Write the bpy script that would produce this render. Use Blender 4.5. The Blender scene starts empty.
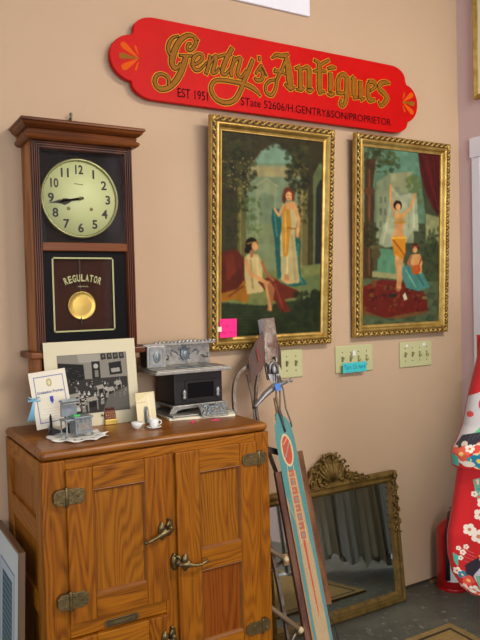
import bpy, math, random
import numpy as np
from mathutils import Vector, Matrix
random.seed(7); rng = np.random.default_rng(7)
SC = bpy.context.scene; COL = SC.collection
WY = 2.36            # the long wall
TOPZ = 0.985         # top of the icebox
PI = math.pi

def s2l(c):
    c = np.asarray(c, dtype=float) / 255.0
    return np.where(c <= .04045, c / 12.92, ((c + .055) / 1.055) ** 2.4)
def rgb(c): return tuple(float(v) for v in s2l(c)) + (1.0,)

# ------------------------------------------------------------------ materials
def mat(name, c, rough=.5, metal=0., bump=0., bscale=60., var=0., vscale=8., c2=None, coat=0., sheen=0., spec=.5):
    m = bpy.data.materials.new(name); m.use_nodes = True
    nt = m.node_tree; N = nt.nodes; L = nt.links; b = N['Principled BSDF']
    b.inputs['Base Color'].default_value = rgb(c); b.inputs['Roughness'].default_value = rough
    b.inputs['Metallic'].default_value = metal; b.inputs['Coat Weight'].default_value = coat
    b.inputs['Sheen Weight'].default_value = sheen; b.inputs['Specular IOR Level'].default_value = spec
    tc = N.new('ShaderNodeTexCoord')
    if c2 is not None:
        n = N.new('ShaderNodeTexNoise'); n.inputs['Scale'].default_value = vscale; n.inputs['Detail'].default_value = 6
        n.inputs['Roughness'].default_value = .65
        r = N.new('ShaderNodeValToRGB'); r.color_ramp.elements[0].position = .5 - var; r.color_ramp.elements[1].position = .5 + var
        r.color_ramp.elements[0].color = rgb(c); r.color_ramp.elements[1].color = rgb(c2)
        L.new(tc.outputs['Object'], n.inputs['Vector']); L.new(n.outputs['Fac'], r.inputs['Fac']); L.new(r.outputs['Color'], b.inputs['Base Color'])
    if bump:
        n2 = N.new('ShaderNodeTexNoise'); n2.inputs['Scale'].default_value = bscale; n2.inputs['Detail'].default_value = 4
        bp = N.new('ShaderNodeBump'); bp.inputs['Strength'].default_value = bump; bp.inputs['Distance'].default_value = .004
        L.new(tc.outputs['Object'], n2.inputs['Vector']); L.new(n2.outputs['Fac'], bp.inputs['Height']); L.new(bp.outputs['Normal'], b.inputs['Normal'])
    return m

def wood(name, dark, mid, light, axis='z', fig=1., K=38., rough=.45, coat=.0, seed=0., pore=.75):
    m = bpy.data.materials.new(name); m.use_nodes = True
    nt = m.node_tree; N = nt.nodes; L = nt.links; b = N['Principled BSDF']
    tc = N.new('ShaderNodeTexCoord'); mp = N.new('ShaderNodeMapping')
    st = .13
    mp.inputs['Scale'].default_value = {'z': (1, 1, st), 'x': (st, 1, 1), 'y': (1, st, 1)}[axis]
    mp.inputs['Location'].default_value = (seed, seed * .7, seed * 1.3)
    L.new(tc.outputs['Object'], mp.inputs['Vector'])
    n1 = N.new('ShaderNodeTexNoise'); n1.inputs['Scale'].default_value = 6.5 * fig; n1.inputs['Detail'].default_value = 2.2; n1.inputs['Roughness'].default_value = .4
    mul = N.new('ShaderNodeMath'); mul.operation = 'MULTIPLY'; mul.inputs[1].default_value = K * 2
    sn = N.new('ShaderNodeMath'); sn.operation = 'SINE'
    mr = N.new('ShaderNodeMapRange'); mr.inputs['From Min'].default_value = -1; mr.inputs['From Max'].default_value = 1
    L.new(mp.outputs['Vector'], n1.inputs['Vector']); L.new(n1.outputs['Fac'], mul.inputs[0]); L.new(mul.outputs[0], sn.inputs[0]); L.new(sn.outputs[0], mr.inputs['Value'])
    mp2 = N.new('ShaderNodeMapping'); s2 = .025
    mp2.inputs['Scale'].default_value = {'z': (1, 1, s2), 'x': (s2, 1, 1), 'y': (1, s2, 1)}[axis]
    L.new(tc.outputs['Object'], mp2.inputs['Vector'])
    n2 = N.new('ShaderNodeTexNoise'); n2.inputs['Scale'].default_value = 300; n2.inputs['Detail'].default_value = 3; n2.inputs['Roughness'].default_value = .7
    L.new(mp2.outputs['Vector'], n2.inputs['Vector'])
    n3 = N.new('ShaderNodeTexNoise'); n3.inputs['Scale'].default_value = 5; n3.inputs['Detail'].default_value = 3
    L.new(mp.outputs['Vector'], n3.inputs['Vector'])
    a = N.new('ShaderNodeMath'); a.operation = 'MULTIPLY_ADD'; a.inputs[1].default_value = .30; a.inputs[2].default_value = .06
    L.new(mr.outputs['Result'], a.inputs[0])
    c = N.new('ShaderNodeMath'); c.operation = 'MULTIPLY_ADD'; c.inputs[1].default_value = pore
    L.new(n2.outputs['Fac'], c.inputs[0]); L.new(a.outputs[0], c.inputs[2])
    d = N.new('ShaderNodeMath'); d.operation = 'MULTIPLY_ADD'; d.inputs[1].default_value = .35
    L.new(n3.outputs['Fac'], d.inputs[0]); L.new(c.outputs[0], d.inputs[2])
    r = N.new('ShaderNodeValToRGB'); e = r.color_ramp.elements
    e[0].position = .40; e[0].color = rgb(dark); e[1].position = 1.02; e[1].color = rgb(light)
    x = r.color_ramp.elements.new(.68); x.color = rgb(mid)
    L.new(d.outputs[0], r.inputs['Fac']); L.new(r.outputs['Color'], b.inputs['Base Color'])
    bp = N.new('ShaderNodeBump'); bp.inputs['Strength'].default_value = .12; bp.inputs['Distance'].default_value = .002
    L.new(d.outputs[0], bp.inputs['Height']); L.new(bp.outputs['Normal'], b.inputs['Normal'])
    b.inputs['Roughness'].default_value = rough; b.inputs['Coat Weight'].default_value = coat; b.inputs['Coat Roughness'].default_value = .25
    b.inputs['Specular IOR Level'].default_value = .22
    return m

def vcol(name, rough=.6, coat=0., sheen=0., spec=.3):
    m = bpy.data.materials.new(name); m.use_nodes = True
    nt = m.node_tree; b = nt.nodes['Principled BSDF']; a = nt.nodes.new('ShaderNodeVertexColor'); a.layer_name = 'Col'
    nt.links.new(a.outputs['Color'], b.inputs['Base Color']); b.inputs['Roughness'].default_value = rough
    b.inputs['Coat Weight'].default_value = coat; b.inputs['Coat Roughness'].default_value = .2; b.inputs['Specular IOR Level'].default_value = spec; b.inputs['Sheen Weight'].default_value = sheen
    return m

def glassmat(name, tint=(255, 255, 255), ior=1.35, rough=.02):
    m = bpy.data.materials.new(name); m.use_nodes = True
    nt = m.node_tree; N = nt.nodes; L = nt.links
    N.remove(N['Principled BSDF']); o = N['Material Output']
    t = N.new('ShaderNodeBsdfTransparent'); t.inputs['Color'].default_value = rgb(tint)
    g = N.new('ShaderNodeBsdfGlossy'); g.inputs['Roughness'].default_value = rough
    f = N.new('ShaderNodeFresnel'); f.inputs['IOR'].default_value = ior
    mx = N.new('ShaderNodeMixShader')
    L.new(f.outputs[0], mx.inputs[0]); L.new(t.outputs[0], mx.inputs[1]); L.new(g.outputs[0], mx.inputs[2]); L.new(mx.outputs[0], o.inputs['Surface'])
    return m

M = {}
M['wall'] = mat('pink_plaster', (186, 158, 130), .8, bump=.12, bscale=90, c2=(190, 162, 134), var=.25, vscale=1.5)
M['wall_side'] = mat('lavender_plaster', (200, 174, 174), .8, bump=.1, bscale=90)
M['ceil'] = mat('ceiling_white', (196, 190, 176), .9)
M['white'] = mat('white_paint', (226, 226, 236), .5)
M['black'] = mat('black_iron', (16, 16, 18), .4, bump=.1, bscale=200)
M['blackpanel'] = mat('black_panel', (8, 7, 10), .5, spec=.1)
M['gold'] = mat('gold_leaf', (150, 116, 48), .38, .7, bump=.25, bscale=160, c2=(196, 166, 94), var=.2, vscale=20)
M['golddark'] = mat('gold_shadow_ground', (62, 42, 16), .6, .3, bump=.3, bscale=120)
M['oldgold'] = mat('antique_gilt', (80, 60, 22), .5, .35, bump=.4, bscale=110, c2=(132, 104, 46), var=.2, vscale=26)
M['silver'] = mat('cast_nickel', (128, 127, 122), .4, .7, bump=.3, bscale=240, c2=(170, 168, 162), var=.25, vscale=60)
M['pewter'] = mat('pewter', (118, 128, 134), .42, .6, bump=.3, bscale=240, c2=(150, 160, 166), var=.25, vscale=60)
M['brassold'] = mat('aged_brass', (130, 112, 74), .36, .8, bump=.25, bscale=150, c2=(92, 80, 54), var=.2, vscale=45)
M['brass'] = mat('bright_brass', (190, 160, 84), .38, .85)
M['steel'] = mat('worn_steel', (128, 120, 112), .45, .7, bump=.3, bscale=120, c2=(84, 68, 58), var=.2, vscale=30)
M['alu'] = mat('aluminium_tube', (150, 150, 154), .46, .7, bump=.15, bscale=120)
M['rust'] = mat('rusty_sheet', (132, 122, 114), .48, .5, bump=.35, bscale=90, c2=(84, 58, 44), var=.13, vscale=26)
M['redrust'] = mat('red_worn_sheet', (78, 64, 56), .6, .2, bump=.35, bscale=90, c2=(98, 64, 54), var=.09, vscale=34)
M['paper'] = mat('cream_paper', (226, 220, 196), .75)
M['china'] = mat('white_china', (226, 226, 222), .18, coat=.4)
M['ivory'] = mat('ivory_plastic', (188, 187, 140), .45)
M['ivorydark'] = mat('ivory_switch', (160, 156, 108), .45)
M['slot'] = mat('dark_slot', (52, 44, 30), .7)
M['ink'] = mat('black_ink', (22, 20, 20), .6)
M['red'] = mat('sign_red', (196, 6, 4), .5, bump=.08, bscale=40, c2=(180, 4, 4), var=.2, vscale=5, spec=.12)
M['signgold'] = mat('sign_gold_paint', (132, 80, 8), .6, spec=.15, c2=(148, 94, 12), var=.2, vscale=30)
M['signyellow'] = mat('sign_yellow_paint', (204, 150, 20), .6, spec=.15)
M['signdark'] = mat('sign_dark_paint', (50, 14, 6), .6, spec=.15)
M['signorange'] = mat('sign_orange_paint', (206, 84, 8), .6, spec=.1)
M['signink'] = mat('sign_small_ink', (34, 4, 10), .7, spec=.08)
M['glass'] = glassmat('clear_glass')
M['redmetal'] = mat('extinguisher_red', (176, 14, 20), .3, coat=.3)
M['rubber'] = mat('black_rubber', (24, 24, 30), .5)
M['pink'] = mat('pink_note_paper', (255, 30, 130), .6)
M['teal'] = mat('teal_note_paper', (60, 190, 196), .6)
M['bluetag'] = mat('blue_tape', (60, 120, 200), .6)
M['ribbon'] = mat('blue_ribbon', (120, 176, 202), .5, sheen=.3)
M['lace'] = mat('white_lace', (220, 218, 210), .9, bump=.5, bscale=300)
M['mirror'] = mat('mirror_glass', (196, 204, 198), .03, 1.)
M['oakv'] = wood('oak_upright', (70, 32, 2), (128, 71, 5), (148, 89, 9), 'z', 1.7, 60)
M['oakh'] = wood('oak_level', (76, 38, 2), (134, 77, 6), (154, 94, 11), 'x', 1.7, 60, seed=3)
M['oakp'] = wood('oak_panel', (66, 31, 2), (130, 75, 7), (148, 92, 13), 'z', 1.0, 110, seed=5)
M['oakp2'] = wood('oak_panel_lower', (80, 34, 2), (118, 58, 5), (132, 70, 8), 'z', 1.0, 70, seed=8)
M['oaky'] = wood('oak_side', (92, 50, 8), (140, 84, 16), (158, 102, 26), 'z', 1.2, 50, seed=2)
M['oakyh'] = wood('oak_side_level', (96, 52, 8), (144, 86, 16), (162, 104, 26), 'y', 1.2, 50, seed=9)
M['oaktop'] = wood('oak_top', (76, 40, 10), (124, 72, 18), (146, 90, 28), 'x', 1.1, 50, seed=11, rough=.35, coat=.15)
M['oakm'] = mat('oak_moulding', (110, 60, 6), .5, c2=(132, 76, 10), var=.2, vscale=14)
M['cherry'] = wood('clock_wood', (44, 16, 5), (76, 34, 12), (98, 48, 20), 'z', 1.5, 14, seed=1, rough=.36, coat=.1, pore=.6)
M['cherryh'] = wood('clock_wood_level', (62, 27, 7), (100, 50, 14), (122, 68, 26), 'x', 1.5, 14, seed=4, rough=.36, coat=.1, pore=.6)
M['cherrylit'] = wood('clock_side_lit_wood', (120, 66, 22), (160, 98, 42), (184, 122, 58), 'z', 1.5, 14, seed=6, rough=.4, coat=.2, pore=.35)  # clock wood lightened: light from the left is put into the colour
M['slatred'] = wood('red_slat', (64, 38, 22), (106, 66, 40), (136, 94, 62), 'z', 2, 10, seed=2, rough=.6, coat=0)
M['slatpurple'] = wood('purple_slat', (58, 36, 28), (92, 58, 48), (114, 80, 64), 'z', 2, 10, seed=12, rough=.6, coat=0)
M['rawwood'] = wood('raw_wood', (100, 70, 40), (148, 116, 78), (186, 156, 116), 'z', 2, 10, seed=7, rough=.6, coat=0)
M['darkbar'] = mat('dark_painted_bar', (40, 26, 20), .5)
M['dial'] = mat('clock_dial', (198, 204, 150), .5)
M['bezel'] = mat('pale_bezel', (150, 150, 104), .3, .6)
M['clockglassback'] = mat('dark_clock_interior', (44, 20, 14), .6, spec=.1, c2=(62, 28, 18), var=.3, vscale=6)
M['borderpaint'] = mat('pale_gold_border', (166, 164, 112), .5)

# ------------------------------------------------------------------ mesh helpers
ROOT = {}
def rootloc(o):
    while o is not None and o.parent is not None: o = o.parent
    return ROOT.get(o.name, Vector((0, 0, 0))) if o is not None else Vector((0, 0, 0))

def tag(o, label=None, cat=None, group=None, kind=None):
    if label: o['label'] = label
    if cat: o['category'] = cat
    if group: o['group'] = group
    if kind: o['kind'] = kind
    return o

def thing(name, loc, label, cat, group=None, kind=None):
    o = bpy.data.objects.new(name, None); o.location = loc; o.empty_display_size = .05; COL.objects.link(o)
    ROOT[o.name] = Vector(loc)
    return tag(o, label, cat, group, kind)

class MB:
    def __init__(s): s.v = []; s.f = []; s.m = []; s.sm = []
    def add(s, vs, fs, T=None, mi=0, smooth=False):
        n = len(s.v)
        for p in vs:
            p = Vector(p)
            s.v.append(T @ p if T is not None else p)
        for f in fs: s.f.append([n + i for i in f]); s.m.append(mi); s.sm.append(smooth)
        return s
    def box(s, x0, x1, y0, y1, z0, z1, T=None, mi=0):
        v = [(x, y, z) for x in (x0, x1) for y in (y0, y1) for z in (z0, z1)]
        return s.add(v, [(0, 1, 3, 2), (4, 6, 7, 5), (0, 4, 5, 1), (2, 3, 7, 6), (0, 2, 6, 4), (1, 5, 7, 3)], T, mi)
    def prism(s, pts, d0, d1, T=None, mi=0):
        """outline pts (a,b) laid in x,z ; extruded along y d0..d1"""
        n = len(pts); v = [(a, d0, b) for a, b in pts] + [(a, d1, b) for a, b in pts]
        fs = [list(range(n)), list(range(2 * n - 1, n - 1, -1))] + [(i, i + n, (i + 1) % n + n, (i + 1) % n) for i in range(n)]
        return s.add(v, fs, T, mi)
    def tube(s, path, r, seg=10, T=None, mi=0, flat=1., closed=False):
        P = [Vector(p) for p in path]; n = len(P)
        rr = r if hasattr(r, '__len__') else [r] * n
        vs = []; up = None
        for i, p in enumerate(P):
            if closed: t = P[(i + 1) % n] - P[i - 1]
            else: t = P[min(i + 1, n - 1)] - P[max(i - 1, 0)]
            t.normalize()
            if up is None:
                up = Vector((0, 0, 1)) if abs(t.z) < .9 else Vector((1, 0, 0))
            a = t.cross(up).normalized(); b = a.cross(t).normalized(); up = b
            for k in range(seg):
                w = 2 * PI * k / seg
                vs.append(p + a * math.cos(w) * rr[i] + b * math.sin(w) * rr[i] * flat)
        fs = []
        m = n if closed else n - 1
        for i in range(m):
            j = (i + 1) % n
            for k in range(seg):
                fs.append((i * seg + k, i * seg + (k + 1) % seg, j * seg + (k + 1) % seg, j * seg + k))
        if not closed: fs += [list(range(seg))[::-1], [(n - 1) * seg + k for k in range(seg)]]
        return s.add(vs, fs, T, mi, True)
    def lathe(s, prof, c=(0, 0, 0), seg=32, T=None, mi=0, axis='z', cap=True):
        vs = []
        for r, h in prof:
            for k in range(seg):
                w = 2 * PI * k / seg; x, y = r * math.cos(w), r * math.sin(w)
                p = (x, y, h) if axis == 'z' else ((x, -h, y) if axis == 'y' else (h, x, y))
                vs.append(Vector(p) + Vector(c))
        fs = []
        for i in range(len(prof) - 1):
            for k in range(seg): fs.append((i * seg + k, i * seg + (k + 1) % seg, (i + 1) * seg + (k + 1) % seg, (i + 1) * seg + k))
        if cap: fs += [list(range(seg))[::-1], [(len(prof) - 1) * seg + k for k in range(seg)]]
        return s.add(vs, fs, T, mi, True)
    def ell(s, c, r, T=None, mi=0, R=None, seg=8, rings=6):
        vs = []; fs = []
        for i in range(rings + 1):
            ph = PI * i / rings
            for k in range(seg):
                w = 2 * PI * k / seg
                p = Vector((r[0] * math.sin(ph) * math.cos(w), r[1] * math.sin(ph) * math.sin(w), r[2] * math.cos(ph)))
                if R is not None: p = R @ p
                vs.append(p + Vector(c))
        for i in range(rings):
            for k in range(seg): fs.append((i * seg + k, (i + 1) * seg + k, (i + 1) * seg + (k + 1) % seg, i * seg + (k + 1) % seg))
        return s.add(vs, fs, T, mi, True)
    def framesweep(s, x0, x1, z0, z1, prof, T=None, mi=0):
        """prof: list (inset, height) outer to inner, height along -y ; mitred"""
        vs = []
        for ins, h in prof:
            vs += [(x0 + ins, -h, z0 + ins), (x1 - ins, -h, z0 + ins), (x1 - ins, -h, z1 - ins), (x0 + ins, -h, z1 - ins)]
        fs = []
        for i in range(len(prof) - 1):
            for k in range(4): fs.append((i * 4 + k, i * 4 + (k + 1) % 4, (i + 1) * 4 + (k + 1) % 4, (i + 1) * 4 + k))
        return s.add(vs, fs, T, mi)
    def ribbon(s, pts, grow, y, T=None, mi=0):
        """flat pen stroke, pts (x,z,w)"""
        # smooth with catmull-rom
        P = [np.array(p, float) for p in pts]
        if len(P) > 2:
            Q = [2 * P[0] - P[1]] + P + [2 * P[-1] - P[-2]]; out = []
            for i in range(1, len(Q) - 2):
                for k in range(6):
                    t = k / 6.; a, b, c, d = Q[i - 1], Q[i], Q[i + 1], Q[i + 2]
                    out.append(.5 * ((2 * b) + (-a + c) * t + (2 * a - 5 * b + 4 * c - d) * t * t + (-a + 3 * b - 3 * c + d) * t ** 3))
            out.append(P[-1]); P = out
        n = len(P); L = []; R = []
        for i in range(n):
            t = P[min(i + 1, n - 1)][:2] - P[max(i - 1, 0)][:2]; l = np.hypot(*t) or 1; t = t / l; nn = np.array([-t[1], t[0]])
            w = max(P[i][2], .001) / 2 + grow; q = P[i][:2].copy()
            if i == 0: q -= t * grow
            if i == n - 1: q += t * grow
            L.append(q + nn * w); R.append(q - nn * w)
        vs = [(a[0], y - 3e-6 * i, a[1]) for i, a in enumerate(L)] + [(a[0], y - 3e-6 * i, a[1]) for i, a in enumerate(R)]
        fs = [(i, i + 1, n + i + 1, n + i) for i in range(n - 1)]
        return s.add(vs, fs, T, mi)
    def build(s, name, m, parent=None, bevel=0., bseg=2, smooth=None, sub=0):
        me = bpy.data.meshes.new(name)
        off = rootloc(parent) if parent is not None else Vector((0, 0, 0))
        loc = None
        if parent is None and s.v:
            xs = [v.x for v in s.v]; ys = [v.y for v in s.v]; zs = [v.z for v in s.v]
            off = Vector(((min(xs) + max(xs)) / 2, (min(ys) + max(ys)) / 2, min(zs))); loc = off.copy()
        me.from_pydata([tuple(v - off) for v in s.v], [], s.f)
        ms = m if isinstance(m, (list, tuple)) else [m]
        for q in ms: me.materials.append(M[q] if isinstance(q, str) else q)
        me.polygons.foreach_set('material_index', s.m)
        me.polygons.foreach_set('use_smooth', [bool(smooth) if smooth is not None else x for x in s.sm])
        me.update()
        o = bpy.data.objects.new(name, me); COL.objects.link(o)
        if loc is not None: o.location = loc; ROOT[o.name] = loc
        if parent is not None: o.parent = parent
        import bmesh
        b = bmesh.new(); b.from_mesh(me); bmesh.ops.recalc_face_normals(b, faces=b.faces); b.to_mesh(me); b.free()
        if bevel:
            q = o.modifiers.new('bevel', 'BEVEL'); q.width = bevel; q.segments = bseg; q.limit_method = 'ANGLE'; q.angle_limit = .6
        if sub:
            q = o.modifiers.new('sub', 'SUBSURF'); q.levels = sub; q.render_levels = sub
        return o

def B(name, m, parent, *boxes, bevel=.002, T=None):
    b = MB()
    for q in boxes: b.box(*q, T=T)
    return b.build(name, m, parent, bevel=bevel)

_tc = {}
def text2d(s, bold=0.):
    key = (s, bold)
    if key in _tc: return _tc[key]
    cu = bpy.data.curves.new('t', 'FONT'); cu.body = s; cu.size = 1; cu.offset = bold; cu.resolution_u = 3
    o = bpy.data.objects.new('t', cu); COL.objects.link(o)
    bpy.context.view_layer.update()
    me = bpy.data.meshes.new_from_object(o.evaluated_get(bpy.context.evaluated_depsgraph_get()))
    vs = [(v.co.x, v.co.y) for v in me.vertices]; fs = [list(p.vertices) for p in me.polygons]
    bpy.data.objects.remove(o); bpy.data.curves.remove(cu); bpy.data.meshes.remove(me)
    _tc[key] = (vs, fs); return vs, fs
def put_text(mb, s, x, z, width, height, y, T=None, bold=0., rot=0., center=False):
    """lettering in the x,z plane facing -y, fitted to width (None = natural) and cap height"""
    vs, fs = text2d(s, bold)
    if not vs: return
    xs = [a for a, b in vs]; x0, x1 = min(xs), max(xs); sy = height / .7
    sx = (width / (x1 - x0)) if width else sy
    c, sn = math.cos(rot), math.sin(rot); out = []
    for a, b in vs:
        u = (a - (x0 + x1) / 2 if center else a - x0) * sx; w = b * sy
        if center: w -= height / 2
        out.append((x + u * c - w * sn, y, z + u * sn + w * c))
    mb.add(out, fs, T)

# ------------------------------------------------------------------ painted canvases (colour per vertex)
class Canvas:
    def __init__(s, w, h, c):
        s.w, s.h = w, h; s.a = np.zeros((h, w, 3)); s.a[:] = c
        s.Y, s.X = np.mgrid[0:h, 0:w]; s.T = lambda x, y: (x, y)
    def _put(s, m, c, al=1.):
        m = (m * al)[..., None]; s.a = s.a * (1 - m) + np.array(c, float) * m
    def _soft(s, m, r):
        m = m.astype(float)
        for _ in range(r):
            q = np.pad(m, 1, mode='edge'); m = (q[:-2, 1:-1] + q[2:, 1:-1] + q[1:-1, :-2] + q[1:-1, 2:] + 2 * m) / 6
        return m
    def poly(s, pts, c, soft=1, al=1.):
        P = [s.T(*p) for p in pts]; m = np.zeros((s.h, s.w), bool); n = len(P)
        for i in range(n):
            x0, y0 = P[i]; x1, y1 = P[(i + 1) % n]
            if y0 == y1: continue
            k = ((y0 > s.Y) != (y1 > s.Y)) & (s.X < (x1 - x0) * (s.Y - y0) / (y1 - y0) + x0); m ^= k
        s._put(s._soft(m, soft), c, al)
    def ell(s, x, y, rx, ry, c, soft=1, al=1., rot=0.):
        cx, cy = s.T(x, y); ux, uy = s.T(x + rx, y); vx, vy = s.T(x, y + ry)
        a = abs(ux - cx) or 1; b = abs(vy - cy) or 1
        dx = s.X - cx; dy = s.Y - cy; co, si = math.cos(rot), math.sin(rot)
        u = (dx * co + dy * si) / a; v = (-dx * si + dy * co) / b
        s._put(s._soft(u * u + v * v < 1, soft), c, al)
    def line(s, pts, w, c, soft=1, al=1.):
        P = [s.T(*p) for p in pts]; m = np.zeros((s.h, s.w), bool)
        q0 = s.T(0, 0); q1 = s.T(w, 0); r = max(abs(q1[0] - q0[0]) / 2, .55)
        for (x0, y0), (x1, y1) in zip(P[:-1], P[1:]):
            dx, dy = x1 - x0, y1 - y0; l = dx * dx + dy * dy or 1
            t = np.clip(((s.X - x0) * dx + (s.Y - y0) * dy) / l, 0, 1)
            m |= (s.X - x0 - t * dx) ** 2 + (s.Y - y0 - t * dy) ** 2 < r * r
        s._put(s._soft(m, soft), c, al)
    def blobs(s, n, x0, x1, y0, y1, r0, r1, cols, soft=1, al=.7):
        for _ in range(n):
            s.ell(random.uniform(x0, x1), random.uniform(y0, y1), random.uniform(r0, r1), random.uniform(r0, r1), random.choice(cols), soft, al)
    def soften(s, n):
        for ch in range(3): s.a[..., ch] = s._soft(s.a[..., ch], n)
    def mottle(s, amp, k):
        n = rng.normal(0, 1, (s.h // k + 2, s.w // k + 2)); n = np.kron(n, np.ones((k, k)))[:s.h, :s.w]
        s.a *= 1 + amp * s._soft(n, k)[..., None]
    def noise(s, amp, k=3):
        n = rng.normal(0, 1, (s.h // k + 2, s.w // k + 2)); n = np.kron(n, np.ones((k, k)))[:s.h, :s.w]
        n = s._soft(n, max(1, k - 1)); s.a += n[..., None] * amp
    def flower(s, x, y, r, c, cc, n=5, ph=0.):
        for k in range(n):
            w = ph + 2 * PI * k / n; s.ell(x + r * .6 * math.cos(w), y + r * .6 * math.sin(w), r * .45, r * .45, c, 0)
        s.ell(x, y, r * .3, r * .3, cc, 0)
def canvas_mesh(name, cv, f, m, parent=None, side=(200, 190, 160), thick=None, smooth=False, closed_u=False):
    """f(u,v) -> world point, v runs downwards; thick: vector to the back face"""
    h, w = cv.h, cv.w
    pts = [f(i / (w - 1), j / (h - 1)) for j in range(h) for i in range(w)]
    col = np.clip(cv.a.reshape(-1, 3), 0, 255)
    idx = np.arange(h * w).reshape(h, w)
    q = np.stack([idx[:-1, :-1], idx[1:, :-1], idx[1:, 1:], idx[:-1, 1:]], -1).reshape(-1, 4).tolist()
    if thick is not None:
        th = Vector(thick); border = list(idx[0, :]) + list(idx[1:, -1]) + list(idx[-1, -2::-1]) + list(idx[-2:0, 0])
        n = len(pts); base = [Vector(pts[i]) for i in border]
        pts = [Vector(p) for p in pts] + base + [p + th for p in base]
        col = np.concatenate([col, np.tile(np.array(side, float), (2 * len(base), 1))])
        k = len(base)
        for i in range(k):
            j = (i + 1) % k; q.append([n + i, n + k + i, n + k + j, n + j])
        q.append([n + k + i for i in range(k)])
    off = rootloc(parent) if parent is not None else None
    P = np.array([tuple(p) for p in pts])
    if off is None:
        off = Vector(((P[:, 0].min() + P[:, 0].max()) / 2, (P[:, 1].min() + P[:, 1].max()) / 2, P[:, 2].min())); loc = off.copy()
    else: loc = None
    P = P - np.array(off)
    me = bpy.data.meshes.new(name); me.from_pydata(P.tolist(), [], q)
    me.materials.append(M[m] if isinstance(m, str) else m)
    ca = me.color_attributes.new('Col', 'FLOAT_COLOR', 'POINT')
    ca.data.foreach_set('color', np.concatenate([s2l(col), np.ones((len(col), 1))], 1).astype(np.float32).ravel())
    if smooth: me.polygons.foreach_set('use_smooth', [True] * len(me.polygons))
    me.update(); o = bpy.data.objects.new(name, me); COL.objects.link(o)
    if loc is not None: o.location = loc; ROOT[o.name] = loc
    if parent is not None: o.parent = parent
    return o
M['oil'] = vcol('oil_paint', .55, 0, spec=.15); M['print'] = vcol('printed_paper', .6, spec=.15); M['paintwood'] = vcol('painted_board', .45, .1)
M['silk'] = vcol('printed_silk', .55, 0, .3); M['weave'] = vcol('woven_rug', .95)

# ================================================================== THE ROOM
def struct(name, m, *boxes, **k): o = B(name, m, None, *boxes, bevel=k.get('bevel', 0)); tag(o, kind='structure', label=k.get('label')); return o
XR = 2.65; XL = -2.6; YB = -3.2; ZC = 3.05
nf = bpy.data.materials.new('concrete_floor'); nf.use_nodes = True
nt = nf.node_tree; N = nt.nodes; L = nt.links; b = N['Principled BSDF']; tc = N.new('ShaderNodeTexCoord')
n1 = N.new('ShaderNodeTexNoise'); n1.inputs['Scale'].default_value = 3.2; n1.inputs['Detail'].default_value = 9; n1.inputs['Roughness'].default_value = .7
r1 = N.new('ShaderNodeValToRGB'); r1.color_ramp.elements[0].position = .3; r1.color_ramp.elements[1].position = .75
r1.color_ramp.elements[0].color = rgb((66, 66, 58)); r1.color_ramp.elements[1].color = rgb((112, 110, 98))
n2 = N.new('ShaderNodeTexNoise'); n2.inputs['Scale'].default_value = 34; n2.inputs['Detail'].default_value = 5
r2 = N.new('ShaderNodeValToRGB'); r2.color_ramp.elements[0].position = .61; r2.color_ramp.elements[1].position = .74
mx = N.new('ShaderNodeMix'); mx.data_type = 'RGBA'; mx.inputs['B'].default_value = rgb((178, 176, 168))
n3 = N.new('ShaderNodeTexNoise'); n3.inputs['Scale'].default_value = 4; r3 = N.new('ShaderNodeMath'); r3.operation = 'MULTIPLY'
for n in (n1, n2, n3): L.new(tc.outputs['Object'], n.inputs['Vector'])
L.new(n1.outputs['Fac'], r1.inputs['Fac']); L.new(n2.outputs['Fac'], r2.inputs['Fac']); L.new(r2.outputs['Color'], r3.inputs[0]); L.new(n3.outputs['Fac'], r3.inputs[1])
L.new(r3.outputs[0], mx.inputs['Factor']); L.new(r1.outputs['Color'], mx.inputs['A']); L.new(mx.outputs['Result'], b.inputs['Base Color'])
b.inputs['Roughness'].default_value = .55
M['floor'] = nf
struct('floor', 'floor', (XL - .1, XR + .1, YB - .1, WY + .1, -.1, 0))
struct('ceiling', 'ceil', (XL - .1, XR + .1, YB - .1, WY + .1, ZC, ZC + .1))
struct('wall_back', 'wall', (XL - .1, XR + .1, WY, WY + .1, .012, ZC))
struct('trim_1', 'slot', (XL, XR, WY - .002, WY + .05, 0, .014), label='dark gap where the pink wall meets the concrete floor')
# right wall with a door opening, Y from 1.42 to 2.27
DY0, DY1, DZ = 1.36, 2.225, 2.04
struct('wall_right', 'wall_side', (XR, XR + .1, DY1, WY, 0, ZC), (XR, XR + .1, YB, DY0, 0, ZC), (XR, XR + .1, DY0, DY1, DZ, ZC))
struct('door_1', 'white', (XR + .02, XR + .06, DY0, DY1, .005, DZ), bevel=.003, label='white door at the right edge beside the corner')
struct('trim_2', 'white', (XR - .008, XR - .0005, DY1, DY1 + .052, 0, DZ), (XR - .02, XR - .0005, DY0 - .065, DY0, 0, DZ), (XR - .012, XR - .0005, DY0 - .085, DY1 + .060, DZ, DZ + .095), bevel=.003, label='white casing around the door')
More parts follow.
